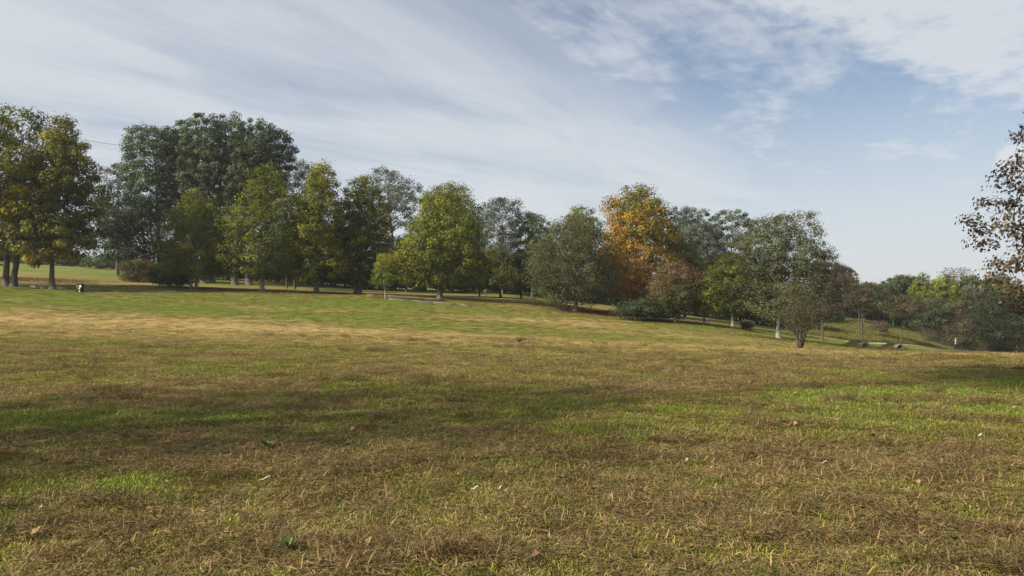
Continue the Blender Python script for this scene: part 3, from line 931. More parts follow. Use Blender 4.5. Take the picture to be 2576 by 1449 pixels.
tree('small_tree', 'grey-brown scrubby tree left of the purple maple', 2452, 128, 730, 2404, 2500, 850, 'round', 'scrub', .22, 6500, 140, .1, BARK, None)
tree('dark_tree', 'dark evergreen at the right edge below the purple maple', 2560, 112, 728, 2470, 2650, 868, 'low', 'bush', .24, 13000, 200, .2, BARK, None)
tree('round_tree', 'olive tree in the hollow left of the slim forked tree', 2212, 142, 735, 2176, 2250, 800, 'round', 'oak', .26, 5000, 110, .14, BARK, None)
# purple maple close on the right
tree('purple_maple', 'dark purple-leaved maple close by at the right edge', 2890, 30, 130, 2600, 3180, 815, 'tall', 'purple', .135, 18500, 430, .20, BARK, None,
     lobed=True, hole=.0, csize=.72, limb=40, lump=.15, bias=lambda x, y, z: .02 + .22 * (.45 - z), mat=LEAF_GLOSS, twig_r=.013, stray=.02, flat=.5)

# unseen trees added outside the frame on the left to shade the meadow
def add_shade_tree(name, label, x, y, h, cb, rx, nleaf, seed):
    rng = np.random.default_rng(seed)
    tr, cr = grow(rng, h, cb, rx, 0.0, 'round', PAL['plane'], .30, nleaf, 130, .25, BARK_PLANE, hole=.03, lump=.3)
    z = float(H(x, y))
    e = thing(name, label, 'tree', (x, y, z), 0, 'unseen trees added to cast shade on the meadow')
    link('trunk', tr, e); link('crown', cr, e)


add_shade_tree('plane_tree', 'unseen plane tree added left of the view to shade the near left meadow', -14.8, 4.2, 12.6, 3.6, 4.8, 1500, 71)
add_shade_tree('plane_tree', 'unseen tree added left of the view, crown raised to shade the right meadow', -21.5, 0.2, 31.0, 25.0, 3.3, 2600, 72)

# ------------------------------------------------------------------ bushes and thickets
def bush(name, label, u, Y, vt, uL, uR, pl='bush', n=4200, leaf=.2, **kw):
    return tree(name, label, u, Y, vt, uL, uR, 900, 'low', pl, leaf, n, kw.pop('ncl', 110), .04, BARK, kw.pop('group', None), 'bush',
                stems=((-.4, 0, -.05), (0, .2, 0), (.4, -.1, .05)), limb=10, twig_r=.012, **kw)


bush('hedge_bush', 'rounded hedge bush with red and yellow tints at left', 352, 101, 655, 302, 412, 'hedge_r', 6500, .17, bias=lambda x, y, z: .05 + .25 * x)
bush('hedge_bush', 'dark drooping bush left of the low-branched plane', 430, 91, 664, 386, 478, 'bush', 6500, .17, bias=up(0, .05))
bush('laurel_bush', 'wide dark evergreen bush with bright glints below the orange plane', 1628, 77, 752, 1558, 1694, 'bush', 9000, .15, mat=LEAF_GLOSS, ncl=170)
bush('scrub_bush', 'brown scrub behind the walking person', 2440, 123, 800, 2362, 2520, 'scrub', 9000, .2, ncl=150)
bush('scrub_bush', 'low dark scrub with spreading branches left of the walking person', 2392, 120, 842, 2352, 2440, 'scrub', 3600, .18, bias=up(0, -.2))
bush('scrub_bush', 'brown scrub at the far right edge beside the footpath', 2545, 124, 810, 2490, 2610, 'scrub', 7000, .2)
bush('small_bush', 'little leafy bush in front of the bench', 1877, 80, 808, 1864, 1894, 'oak', 900, .11, ncl=40)
bush('small_bush', 'low brown bush on the right bank', 2212, 118, 806, 2188, 2236, 'mauve', 1500, .15, ncl=50)
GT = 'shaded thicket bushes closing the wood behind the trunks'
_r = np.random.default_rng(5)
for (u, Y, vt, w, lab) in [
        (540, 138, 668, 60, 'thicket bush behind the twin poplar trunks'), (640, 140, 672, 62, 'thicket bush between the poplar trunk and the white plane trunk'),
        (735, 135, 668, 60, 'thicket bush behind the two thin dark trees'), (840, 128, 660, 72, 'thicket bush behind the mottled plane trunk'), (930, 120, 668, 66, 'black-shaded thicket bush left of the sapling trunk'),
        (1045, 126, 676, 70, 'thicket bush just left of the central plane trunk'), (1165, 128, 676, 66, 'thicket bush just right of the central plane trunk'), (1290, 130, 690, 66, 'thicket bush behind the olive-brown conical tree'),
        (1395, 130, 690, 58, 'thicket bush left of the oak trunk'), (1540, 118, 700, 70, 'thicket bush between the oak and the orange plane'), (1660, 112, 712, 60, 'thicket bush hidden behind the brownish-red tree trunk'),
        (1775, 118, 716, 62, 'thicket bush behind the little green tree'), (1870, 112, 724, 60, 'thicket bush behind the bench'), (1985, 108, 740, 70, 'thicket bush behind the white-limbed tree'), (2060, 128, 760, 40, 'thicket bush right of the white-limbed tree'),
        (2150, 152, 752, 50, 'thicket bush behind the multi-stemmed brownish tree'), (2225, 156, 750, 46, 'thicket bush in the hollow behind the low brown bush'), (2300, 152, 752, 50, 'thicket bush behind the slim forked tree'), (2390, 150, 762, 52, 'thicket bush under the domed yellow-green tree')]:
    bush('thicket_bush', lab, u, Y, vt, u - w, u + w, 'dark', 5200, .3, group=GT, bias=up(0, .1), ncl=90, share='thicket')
GH = 'hazy hedge bushes along the far left field edge'
for (u, Y, vt, w, lab) in [(20, 165, 632, 46, 'hazy hedge bush left of the V-shaped trunks'), (100, 160, 636, 48, 'hazy hedge bush right of the V-shaped trunks'), (185, 158, 640, 50, 'hazy hedge bush beyond the litter bin'), (262, 150, 648, 46, 'hazy hedge bush left of the reddish hedge bush')]:
    bush('hedge_bush', lab, u, Y, vt, u - w, u + w, 'farg', 3600, .34, group=GH, ncl=80, share='hedge')

# bare spreading shrub in front of the white-limbed tree
def bare_shrub():
    u, Y = 2013, 46.0
    rng = np.random.default_rng(404)
    x = px(u, Y); z = float(H(x, Y))
    tb = MB(); tips = []
    for k in range(17):
        a = rng.uniform(0, 6.28); sp = rng.uniform(.25, 1.0)
        hh = rng.uniform(2.6, 5.3) * (1 - .2 * sp)
        end = np.array([math.cos(a) * sp * 1.75, math.sin(a) * sp * 1.75, hh])
        p = bez(np.array([math.cos(a) * .14, math.sin(a) * .14, -.1]), np.array([end[0] * .35, end[1] * .35, hh * .5]), end, 9)
        p[2:] += rng.normal(size=(7, 3)) * .05
        tb.tube(p, np.linspace(.042, .008, 9), 5, cap=False)
        for j in range(9):
            i = rng.integers(3, 9)
            d = np.array([rng.normal(), rng.normal(), rng.uniform(.0, 1.1)]); d /= np.linalg.norm(d)
            q = p[i] + d * rng.uniform(.5, 1.2)
            m = (p[i] + q) / 2 + rng.normal(size=3) * .07
            tb.tube(np.stack([p[i], m, q]), [.014, .009, .004], 3, cap=False)
            for w in range(4):
                s0 = p[i] + (q - p[i]) * rng.uniform(.3, 1)
                d2 = d + rng.normal(size=3) * .6
                q2 = s0 + d2 * rng.uniform(.25, .55)
                tb.tube(np.stack([s0, q2]), [.006, .003], 3, cap=False)
                tips.append((s0 + q2) / 2); tips.append(q2)
    e = thing('spreading_shrub', 'half-bare shrub with many fanned stems in front of the white-limbed tree', 'shrub', (x, Y, z))
    tb.build('stem', BARK, e, smooth=True)
    T = np.array(tips)
    n = 4200
    idx = rng.integers(0, len(T), n)
    pos = T[idx] + rng.normal(size=(n, 3)) * .11
    v, f, lt, c = leaf_quads(rng, pos, rng.normal(size=(n, 3)) + np.array([0, 0, .4]), rng.uniform(.05, .10, n), palette_pick(PAL['oak'], rng.uniform(.1, .9, n)))
    link('foliage', mesh_np('foliage', v, f, lt, LEAF, c), e)


bare_shrub()

# far wood closing the horizon
def far_wood():
    rng = np.random.default_rng(9)
    V = []; Cc = []
    n = 0
    pos = []; col = []; sz = []
    for (Y0, hgt, cnt) in ((330, 10, 9000), (420, 12, 9000), (560, 15, 8000)):
        uu = rng.uniform(-900, 3500, cnt)
        X = px(uu, Y0) + 0; Yv = Y0 + rng.normal(size=cnt) * 12 - np.abs(uu - UC) * .02
        top = hgt * (.55 + .75 * fbm(X / 14.0, X * 0 + Y0, 61, 3))
        zz = H(X, Yv) + top * rng.uniform(0, 1, cnt) ** .6
        pos.append(np.stack([X, Yv, zz], 1)); sz.append(rng.uniform(1.2, 2.6, cnt))
        col.append(palette_pick(PAL['farg'], fbm(X / 10.0, zz / 5, 62, 2)))
    pos = np.concatenate(pos); sz = np.concatenate(sz); col = np.concatenate(col)
    v, f, lt, c = leaf_quads(rng, pos, rng.normal(size=pos.shape) + np.array([0, -.6, .5]), sz, col)
    tag(link('far_wood', mesh_np('far_wood', v, f, lt, LEAF, c)), 'hazy belt of far woodland closing the horizon', 'woodland', None, 'stuff')


far_wood()

# ------------------------------------------------------------------ grass
def tuft_protos():
    col = bpy.data.collections.new('grass_tufts')
    rng = np.random.default_rng(21)
    protos = []
    for kind in range(4):
        for var in range(4):
            nb, Lmin, Lmax, rad, lean, w = [(105, .028, .075, .17, .62, .0031), (100, .03, .085, .17, 1.2, .0028), (105, .05, .14, .20, 1.6, .0028), (120, .25, .75, .45, .35, .007)][kind]
            a = rng.uniform(0, 6.28, nb); rr = rad * np.sqrt(rng.uniform(0, 1, nb))
            base = np.stack([np.cos(a) * rr, np.sin(a) * rr, np.full(nb, -.006)], 1)
            if kind == 2:
                base[:, 2] = rng.uniform(.002, .035, nb)
            ln = rng.uniform(Lmin, Lmax, nb) * rng.uniform(.6, 1, nb)
            da = rng.uniform(0, 6.28, nb)
            le = np.clip(rng.normal(lean, .35, nb), .05, 1.65)
            d = np.stack([np.cos(da) * np.sin(le), np.sin(da) * np.sin(le), np.cos(le)], 1)
            le2 = np.clip(le + rng.uniform(.1, .7, nb), 0, 1.75)
            da2 = da + rng.normal(size=nb) * .25
            d2 = np.stack([np.cos(da2) * np.sin(le2), np.sin(da2) * np.sin(le2), np.cos(le2)], 1)
            side = np.stack([-np.sin(da), np.cos(da), rng.normal(size=nb) * .4], 1)
            side /= np.linalg.norm(side, axis=1, keepdims=True)
            ww = (w * rng.uniform(.6, 1.5, nb))[:, None]
            mid = base + d * ln[:, None] * .55
            tip = mid + d2 * ln[:, None] * .45
            tip[:, 2] = np.maximum(tip[:, 2], .002)
            V = np.stack([base - side * ww, base + side * ww, mid + side * ww * .85, mid - side * ww * .85, tip], 1).reshape(-1, 3)
            b0 = np.arange(nb) * 5
            F = np.concatenate([np.stack([b0, b0 + 1, b0 + 2, b0 + 3], 1).ravel(), np.stack([b0 + 3, b0 + 2, b0 + 4], 1).ravel()])
            LT = np.concatenate([np.full(nb, 4), np.full(nb, 3)])
            # each blade leans green, straw or brown
            pick = rng.uniform(0, 1, nb)
            straw = np.array([1.9, 1.5, 1.5]) if kind == 0 else np.array([1.35, 1.42, 1.3])
            bc = np.ones((nb, 3)) * rng.uniform(.6, 1.35, (nb, 1))
            bc[pick < .16] *= straw
            bc[pick > .90] *= np.array([.55, .5, .5])
            if kind in (1, 2):
                gsel = (pick > .16) & (pick < .30)
                bc[gsel] *= np.array([.55, .85, .4])
            me = mesh_np('grass_tuft', V, F, LT, GRASS, np.repeat(bc, 5, 0))
            o = bpy.data.objects.new('tuft_%02d' % (kind * 4 + var), me)
            col.objects.link(o)
            protos.append(o)
    return col


def instancer_tree(col):
    g = bpy.data.node_groups.new('scatter', 'GeometryNodeTree')
    g.interface.new_socket('Geometry', in_out='INPUT', socket_type='NodeSocketGeometry')
    g.interface.new_socket('Geometry', in_out='OUTPUT', socket_type='NodeSocketGeometry')
    gi = g.nodes.new('NodeGroupInput'); go = g.nodes.new('NodeGroupOutput')
    ci = g.nodes.new('GeometryNodeCollectionInfo')
    ci.inputs['Collection'].default_value = col
    ci.inputs['Separate Children'].default_value = True
    ci.inputs['Reset Children'].default_value = True
    ip = g.nodes.new('GeometryNodeInstanceOnPoints')
    ip.inputs['Pick Instance'].default_value = True
    def attr(name, typ):
        n = g.nodes.new('GeometryNodeInputNamedAttribute'); n.data_type = typ
        n.inputs['Name'].default_value = name
        return n.outputs['Attribute']
    L = g.links.new
    L(gi.outputs[0], ip.inputs['Points'])
    L(ci.outputs[0], ip.inputs['Instance'])
    L(attr('kind', 'INT'), ip.inputs['Instance Index'])
    L(attr('rot', 'FLOAT_VECTOR'), ip.inputs['Rotation'])
    L(attr('scl', 'FLOAT_VECTOR'), ip.inputs['Scale'])
    L(ip.outputs[0], go.inputs[0])
    return g


def scatter(name, label, pts, kind, rot, scl, tint, ng):
    me = bpy.data.meshes.new(name)
    n = len(pts)
    me.vertices.add(n); me.vertices.foreach_set('co', pts.astype(np.float32).ravel())
    a = me.attributes.new('kind', 'INT', 'POINT'); a.data.foreach_set('value', kind.astype(np.int32))
    a = me.attributes.new('rot', 'FLOAT_VECTOR', 'POINT'); a.data.foreach_set('vector', rot.astype(np.float32).ravel())
    a = me.attributes.new('scl', 'FLOAT_VECTOR', 'POINT'); a.data.foreach_set('vector', scl.astype(np.float32).ravel())
    t4 = np.ones((n, 4), dtype=np.float32); t4[:, :3] = tint
    a = me.attributes.new('tint', 'FLOAT_COLOR', 'POINT'); a.data.foreach_set('color', t4.ravel())
    o = link(name, me)
    mod = o.modifiers.new('scatter', 'NODES'); mod.node_group = ng
    tag(o, label, 'grass', None, 'stuff')
    return o


def plant_grass():
    col = tuft_protos()
    ng = instancer_tree(col)
    rng = np.random.default_rng(33)
    X = []; Y = []; S = []
    for (y0, y1, dens, sc) in ((3.2, 8, 125, .95), (8, 14, 80, 1.05), (14, 22, 46, 1.25), (22, 34, 22, 1.5), (34, 50, 15, 1.7), (50, 92, 6, 2.1)):
        w1 = y1 * .68 * 1.12 + 2
        n = int((y1 - y0) * 2 * w1 * dens)
        x = rng.uniform(-w1, w1, n); y = rng.uniform(y0, y1, n)
        k = (np.abs(x) < y * .68 * 1.12 + 2) & (rng.uniform(0, 1, n) < .45 + 1.0 * fbm(x * 1.1, y * 1.6, 202, 3))
        X.append(x[k]); Y.append(y[k]); S.append(np.full(k.sum(), sc))
    X = np.concatenate(X); Y = np.concatenate(Y); S = np.concatenate(S)
    g, b, tn, li = cover(X, Y)
    n = len(X)
    r = rng.uniform(0, 1, n)
    far = sstep(Y, 20, 45)
    pg = np.clip(g * .95 + .06, 0, 1); pb = np.clip(b * .95 + .06, 0, 1 - pg * .6)
    tot = np.maximum(pg + pb + .55, 1e-3)
    kind = np.where(r < pg / tot, 0, np.where(r < (pg + pb) / tot, 2, 1))
    n1 = fbm(X * 2.5, Y * 2.5, 44, 2)
    lush = np.clip((g - .55) * 2.0, 0, 1)[:, None]
    tg = C_GREEN * 1.15 * (1 - lush) + C_LUSH * 1.15 * lush
    ts = (C_STRAW * (1 - tn[:, None]) + C_TAN * tn[:, None]) * (1 - .35 * g[:, None]) + C_GREEN * .35 * g[:, None]
    tb_ = C_BROWN * 1.15 * (1 - .5 * tn[:, None]) + C_STRAW * .5 * tn[:, None]
    tint = np.where((kind == 0)[:, None], tg, np.where((kind == 1)[:, None], ts, tb_)) * (.7 + .6 * n1[:, None]) * rng.uniform(.8, 1.2, (n, 1))
    tint = tint * (1 - .6 * li[:, None]) + C_LIT * .6 * li[:, None]
    z = H(X, Y)
    hs = S ** .35
    sc = np.stack([S, S, np.where(kind == 2, S ** .5, hs) * rng.uniform(.7, 1.25, n)], 1) * rng.uniform(.85, 1.15, (n, 1))
    rot = np.stack([rng.normal(size=n) * .05, rng.normal(size=n) * .05, rng.uniform(0, 6.28, n)], 1)
    scatter('meadow_grass', 'short mown meadow grass with dry straw and brown thatch', np.stack([X, Y, z], 1), kind * 4 + rng.integers(0, 4, n), rot, sc, tint, ng)
    # little windrows of mown thatch left lying
    n = 1300
    cy_ = 4.5 + 40 * rng.uniform(0, 1, 170) ** 1.2
    cx_ = rng.uniform(-.78, .78, 170) * cy_
    k = rng.integers(0, 170, n)
    Xh = cx_[k] + rng.normal(size=n) * (.12 + .012 * cy_[k]) * 1.8; Yh = cy_[k] + rng.normal(size=n) * (.05 + .006 * cy_[k])
    tint = C_BROWN * rng.uniform(.55, 1.15, (n, 1))
    sc = np.stack([np.full(n, .8), np.full(n, .7), rng.uniform(1.0, 2.0, n)], 1) * (.9 + .018 * Yh[:, None])
    rot = np.stack([rng.normal(size=n) * .2, rng.normal(size=n) * .2, rng.uniform(0, 6.28, n)], 1)
    scatter('mown_thatch', 'brown clumps of mown thatch lying on the meadow', np.stack([Xh, Yh, H(Xh, Yh) + .012], 1), 8 + rng.integers(0, 4, n), rot, sc, tint, ng)
    # uncut grass on the right bank behind the path
    n = 9000
    u = rng.uniform(2040, 2620, n); Yb = rng.uniform(97, 150, n)
    Xb = px(u, Yb)
    # path line
    pu = np.array([1960, 2060, 2170, 2290, 2410, 2500, 2620]); pY = np.array([87, 90, 95, 104, 115.5, 121, 127])
    k = Yb > np.interp(u, pu, pY) + 2.2
    Xb = Xb[k]; Yb = Yb[k]; n = len(Xb)
    q = fbm(Xb * .25, Yb * .4, 91, 3)[:, None]
    tint = (C_GREEN * 1.1 * (1 - q) + np.array([.17, .135, .05]) * q) * rng.uniform(.75, 1.25, (n, 1))
    sc = np.stack([np.full(n, 1.3), np.full(n, 1.3), rng.uniform(.6, 1.25, n)], 1)
    rot = np.stack([rng.normal(size=n) * .06, rng.normal(size=n) * .06, rng.uniform(0, 6.28, n)], 1)
    scatter('uncut_grass', 'uncut tall grass on the bank behind the footpath', np.stack([Xb, Yb, H(Xb, Yb)], 1), 12 + rng.integers(0, 4, n), rot, sc, tint, ng)


plant_grass()


def leaf_litter():
    rng = np.random.default_rng(55)
    P = []
    for bx, by, rx, ry, a in _LIT:
        n = int(900 * rx * ry * a / 6) + 80
        P.append(np.stack([bx + rng.normal(size=n) * rx * .55, by + rng.normal(size=n) * ry * .55], 1))
    # a few leaves blown over the meadow
    n = 420
    yy = rng.uniform(4, 60, n); P.append(np.stack([rng.uniform(-.75, .75, n) * yy, yy], 1))
    P = np.concatenate(P); n = len(P)
    pos = np.stack([P[:, 0], P[:, 1], H(P[:, 0], P[:, 1]) + rng.uniform(.04, .07, n)], 1)
    pl_ = pal((.07, .036, .020), (.12, .066, .030), (.19, .12, .055), (.30, .22, .11))
    nr = rng.normal(size=(n, 3)) * .35 + np.array([0, 0, 1])
    v, f, lt, c = leaf_quads(rng, pos, nr, np.where(P[:, 1] > 60, .13, .075) * rng.uniform(.6, 1.2, n), palette_pick(pl_, rng.uniform(0, 1, n)))
    tag(link('leaf_litter', mesh_np('leaf_litter', v, f, lt, LITTER, c)), 'fallen brown leaves strewn under the trees', 'leaves', None, 'stuff')


leaf_litter()

# ------------------------------------------------------------------ timber edgings
def edging(label, u0, Y0, u1, Y1, hgt=.17, wid=.24, mat=None, seg=2.4):
    x0, x1 = px(u0, Y0), px(u1, Y1)
    L = math.hypot(x1 - x0, Y1 - Y0); n = max(1, int(round(L / seg)))
    rz = math.atan2(Y1 - Y0, x1 - x0)
    zs = float(H(x0, Y0)); ze = float(H(x1, Y1))
    e = thing('timber_edging', label, 'edging', (x0, Y0, zs), 0, 'timber edgings of the sand courts')
    rng = np.random.default_rng(int(abs(u0 * 7 + Y0)))
    for i in range(n):
        a, b = i / n, (i + 1) / n
        ax_, bx_ = x0 + (x1 - x0) * a, x0 + (x1 - x0) * b
        ay, by = Y0 + (Y1 - Y0) * a, Y0 + (Y1 - Y0) * b
        za, zb = zs + (ze - zs) * a, zs + (ze - zs) * b
        m = MB()
        m.box(((ax_ + bx_) / 2 - x0, (ay + by) / 2 - Y0, (za + zb) / 2 - zs + .16 - .2), (math.hypot(L / n, zb - za) - .006, wid, .4), rz, .012, -math.atan2(zb - za, L / n))
        m.build('timber', mat or WOOD_OLD, e)


edging('long low timber edging in the sun right of the sapling', 978, 79.5, 1146, 78.8, .26, .30, WOOD_PALE)
edging('short timber edging piece at the end of the long sunny one', 1159, 78.6, 1185, 78.4, .26, .30, WOOD_PALE)
edging('shaded timber edging in front of the central plane trunk', 975, 85, 1117, 84, .22, .3, WOOD_OLD)
edging('dark timber edging stub left of the sapling', 924, 86, 946, 85.6, .2, .3, WOOD_OLD)
edging('short slanting timber edging under the V-trunked plane', 79, 80.5, 110, 79, .26, .3, WOOD_PALE)
edging('dark timber edging running left of the litter bin', 95, 80.8, 178, 80, .26, .3, WOOD_OLD)
edging('dark timber edging running right of the litter bin', 213, 79.6, 324, 79, .26, .3, WOOD_OLD)
edging('pale-topped timber edging in front of the dark drooping bush', 349, 80, 447, 80.5, .22, .3, WOOD_PALE)
edging('dark timber edging in the grass under the far right trees', 2085, 128, 2160, 124, .32, .4, WOOD_OLD)

# ------------------------------------------------------------------ litter bin, striped posts, bench
def litter_bin():
    Y = 77.0; x = px(202, Y); z = float(H(x, Y))
    e = thing('litter_bin', 'dark square litter bin with overhanging lid and white notice', 'bin', (x, Y, z), .12)
    m = MB(); m.box((0, 0, .42), (.58, .5, .72), 0, .03); body = m.build('body', METAL_DARK, e)
    for sx in (-.2, .2):
        for sy in (-.17, .17):
            m = MB(); m.box((sx, sy, .02), (.06, .06, .14)); m.build('leg', METAL_DARK, e)
    m = MB(); m.box((0, 0, .85), (.74, .64, .06), 0, .02); m.build('lid', METAL_DARK, e)
    for sx in (-.24, .24):
        for sy in (-.19, .19):
            m = MB(); m.box((sx, sy, .80), (.05, .05, .10)); m.build('lid_support', METAL_DARK, e)
    m = MB(); m.box((.13, -.262, .58), (.18, .016, .26), 0, .004); m.build('notice', WHITE, e)


litter_bin()


def striped_post(label, u, Y):
    x = px(u, Y); z = float(H(x, Y))
    e = thing('striped_post', label, 'post', (x, Y, z))
    for k in range(4):
        m = MB(); m.tube([(0, 0, -.1 + k * .14 if k == 0 else k * .14), (0, 0, (k + 1) * .14 - .002)], .065, 10); m.build('band', WHITE if k % 2 else RED, e, smooth=False)
    m = MB(); m.tube([(0, 0, .56), (0, 0, .585), (0, 0, .60)], [.066, .055, .02], 10); m.build('cap', WHITE, e)


striped_post('short red and white striped post in front of the litter bin', 200, 76.2)
striped_post('short striped post beside the little green tree', 1778, 80)


def bench():
    Y = 91.0; x = px(1884, Y); z = float(H(x, Y))
    e = thing('park_bench', 'pale wooden park bench half hidden by a small bush beyond the path', 'bench', (x, Y, z), math.radians(188))
    for i, (yy, zz) in enumerate(((.0, .45), (.13, .45), (.26, .45))):
        m = MB(); m.box((0, yy, zz), (1.45, .115, .045), 0, .008); m.build('seat_slat', WOOD_PALE, e)
    for zz, yy in ((.66, -.12), (.80, -.15)):
        m = MB(); m.box((0, yy, zz), (1.45, .04, .115), 0, .008); m.build('back_slat', WOOD_PALE, e)
    for sx in (-.58, .58):
        m = MB(); m.box((sx, .25, .2), (.07, .07, .46)); m.box((sx, -.07, .2), (.07, .07, .46)); m.box((sx, .1, .41), (.06, .42, .05)); m.build('leg', METAL_DARK, e)
        m = MB(); m.tube([(sx, -.05, .4), (sx, -.09, .62), (sx, -.125, .88)], .028, 6); m.build('back_post', METAL_DARK, e)
        m = MB(); m.box((sx * 1.12, .1, .62), (.07, .46, .045), 0, .008); m.build('armrest', WOOD_PALE, e)


bench()

# ------------------------------------------------------------------ culvert pipes
def culvert(label, u, Y, rz, dz):
    x = px(u, Y); z = float(H(x, Y)) + dz
    e = thing('culvert_pipe', label, 'pipe', (x, Y, z), rz, 'concrete culvert pipes in the ditch')
    th = np.arange(20) / 20 * 2 * math.pi
    ro, ri, L = .40, .33, .55
    V = []
    for (yy, r) in ((0, ri), (0, ro), (L, ro), (L, ri)):
        V += [(math.cos(t) * r, yy, math.sin(t) * r) for t in th]
    F = []
    for k in range(4):
        for i in range(20):
            j = (i + 1) % 20; a = k * 20; b = ((k + 1) % 4) * 20
            F.append((a + i, a + j, b + j, b + i))
    m = MB(); m.add(V, F); m.build('pipe', CONCRETE, e, smooth=False)
    # cut-off headwall lip round the mouth
    m = MB()
    m.tube([(math.cos(t) * (ro + .03), -.02, math.sin(t) * (ro + .03)) for t in np.linspace(-.2, math.pi + .2, 16)], .05, 6); m.build('rim', CONCRETE, e)


culvert('left concrete culvert pipe mouth in the grassy ditch', 2176, 72, math.radians(12), .16)
culvert('right concrete culvert pipe mouth in the ditch, nearer the walking person', 2264, 74, math.radians(14), .16)

# ------------------------------------------------------------------ power cables
def cables():
    for i, (va, vb_, Ya, Yb, lab) in enumerate([(338, 376, 122, 150, 'topmost power cable in the sky left of the poplars'), (406, 428, 124, 152, 'second power cable from the top left of the poplars'),
                                                  (448, 456, 126, 154, 'third power cable from the top left of the poplars'), (478, 484, 128, 156, 'lowest power cable left of the poplars')]):
        a = np.array([px(110, Ya), Ya, zat(va, Ya)]); b = np.array([px(370, Yb), Yb, zat(vb_, Yb)])
        t = np.linspace(-.8, 1.6, 40)[:, None]
        p = a * (1 - t) + b * t
        p[:, 2] += .35 * (t[:, 0] - .5) ** 2
        o = a + (b - a) * .5
        m = MB(); m.tube(p - o, .032, 5)
        tag(m.build('power_cable', WIRE, None, True, tuple(o)), lab, 'cable', 'overhead power cables at left')


cables()

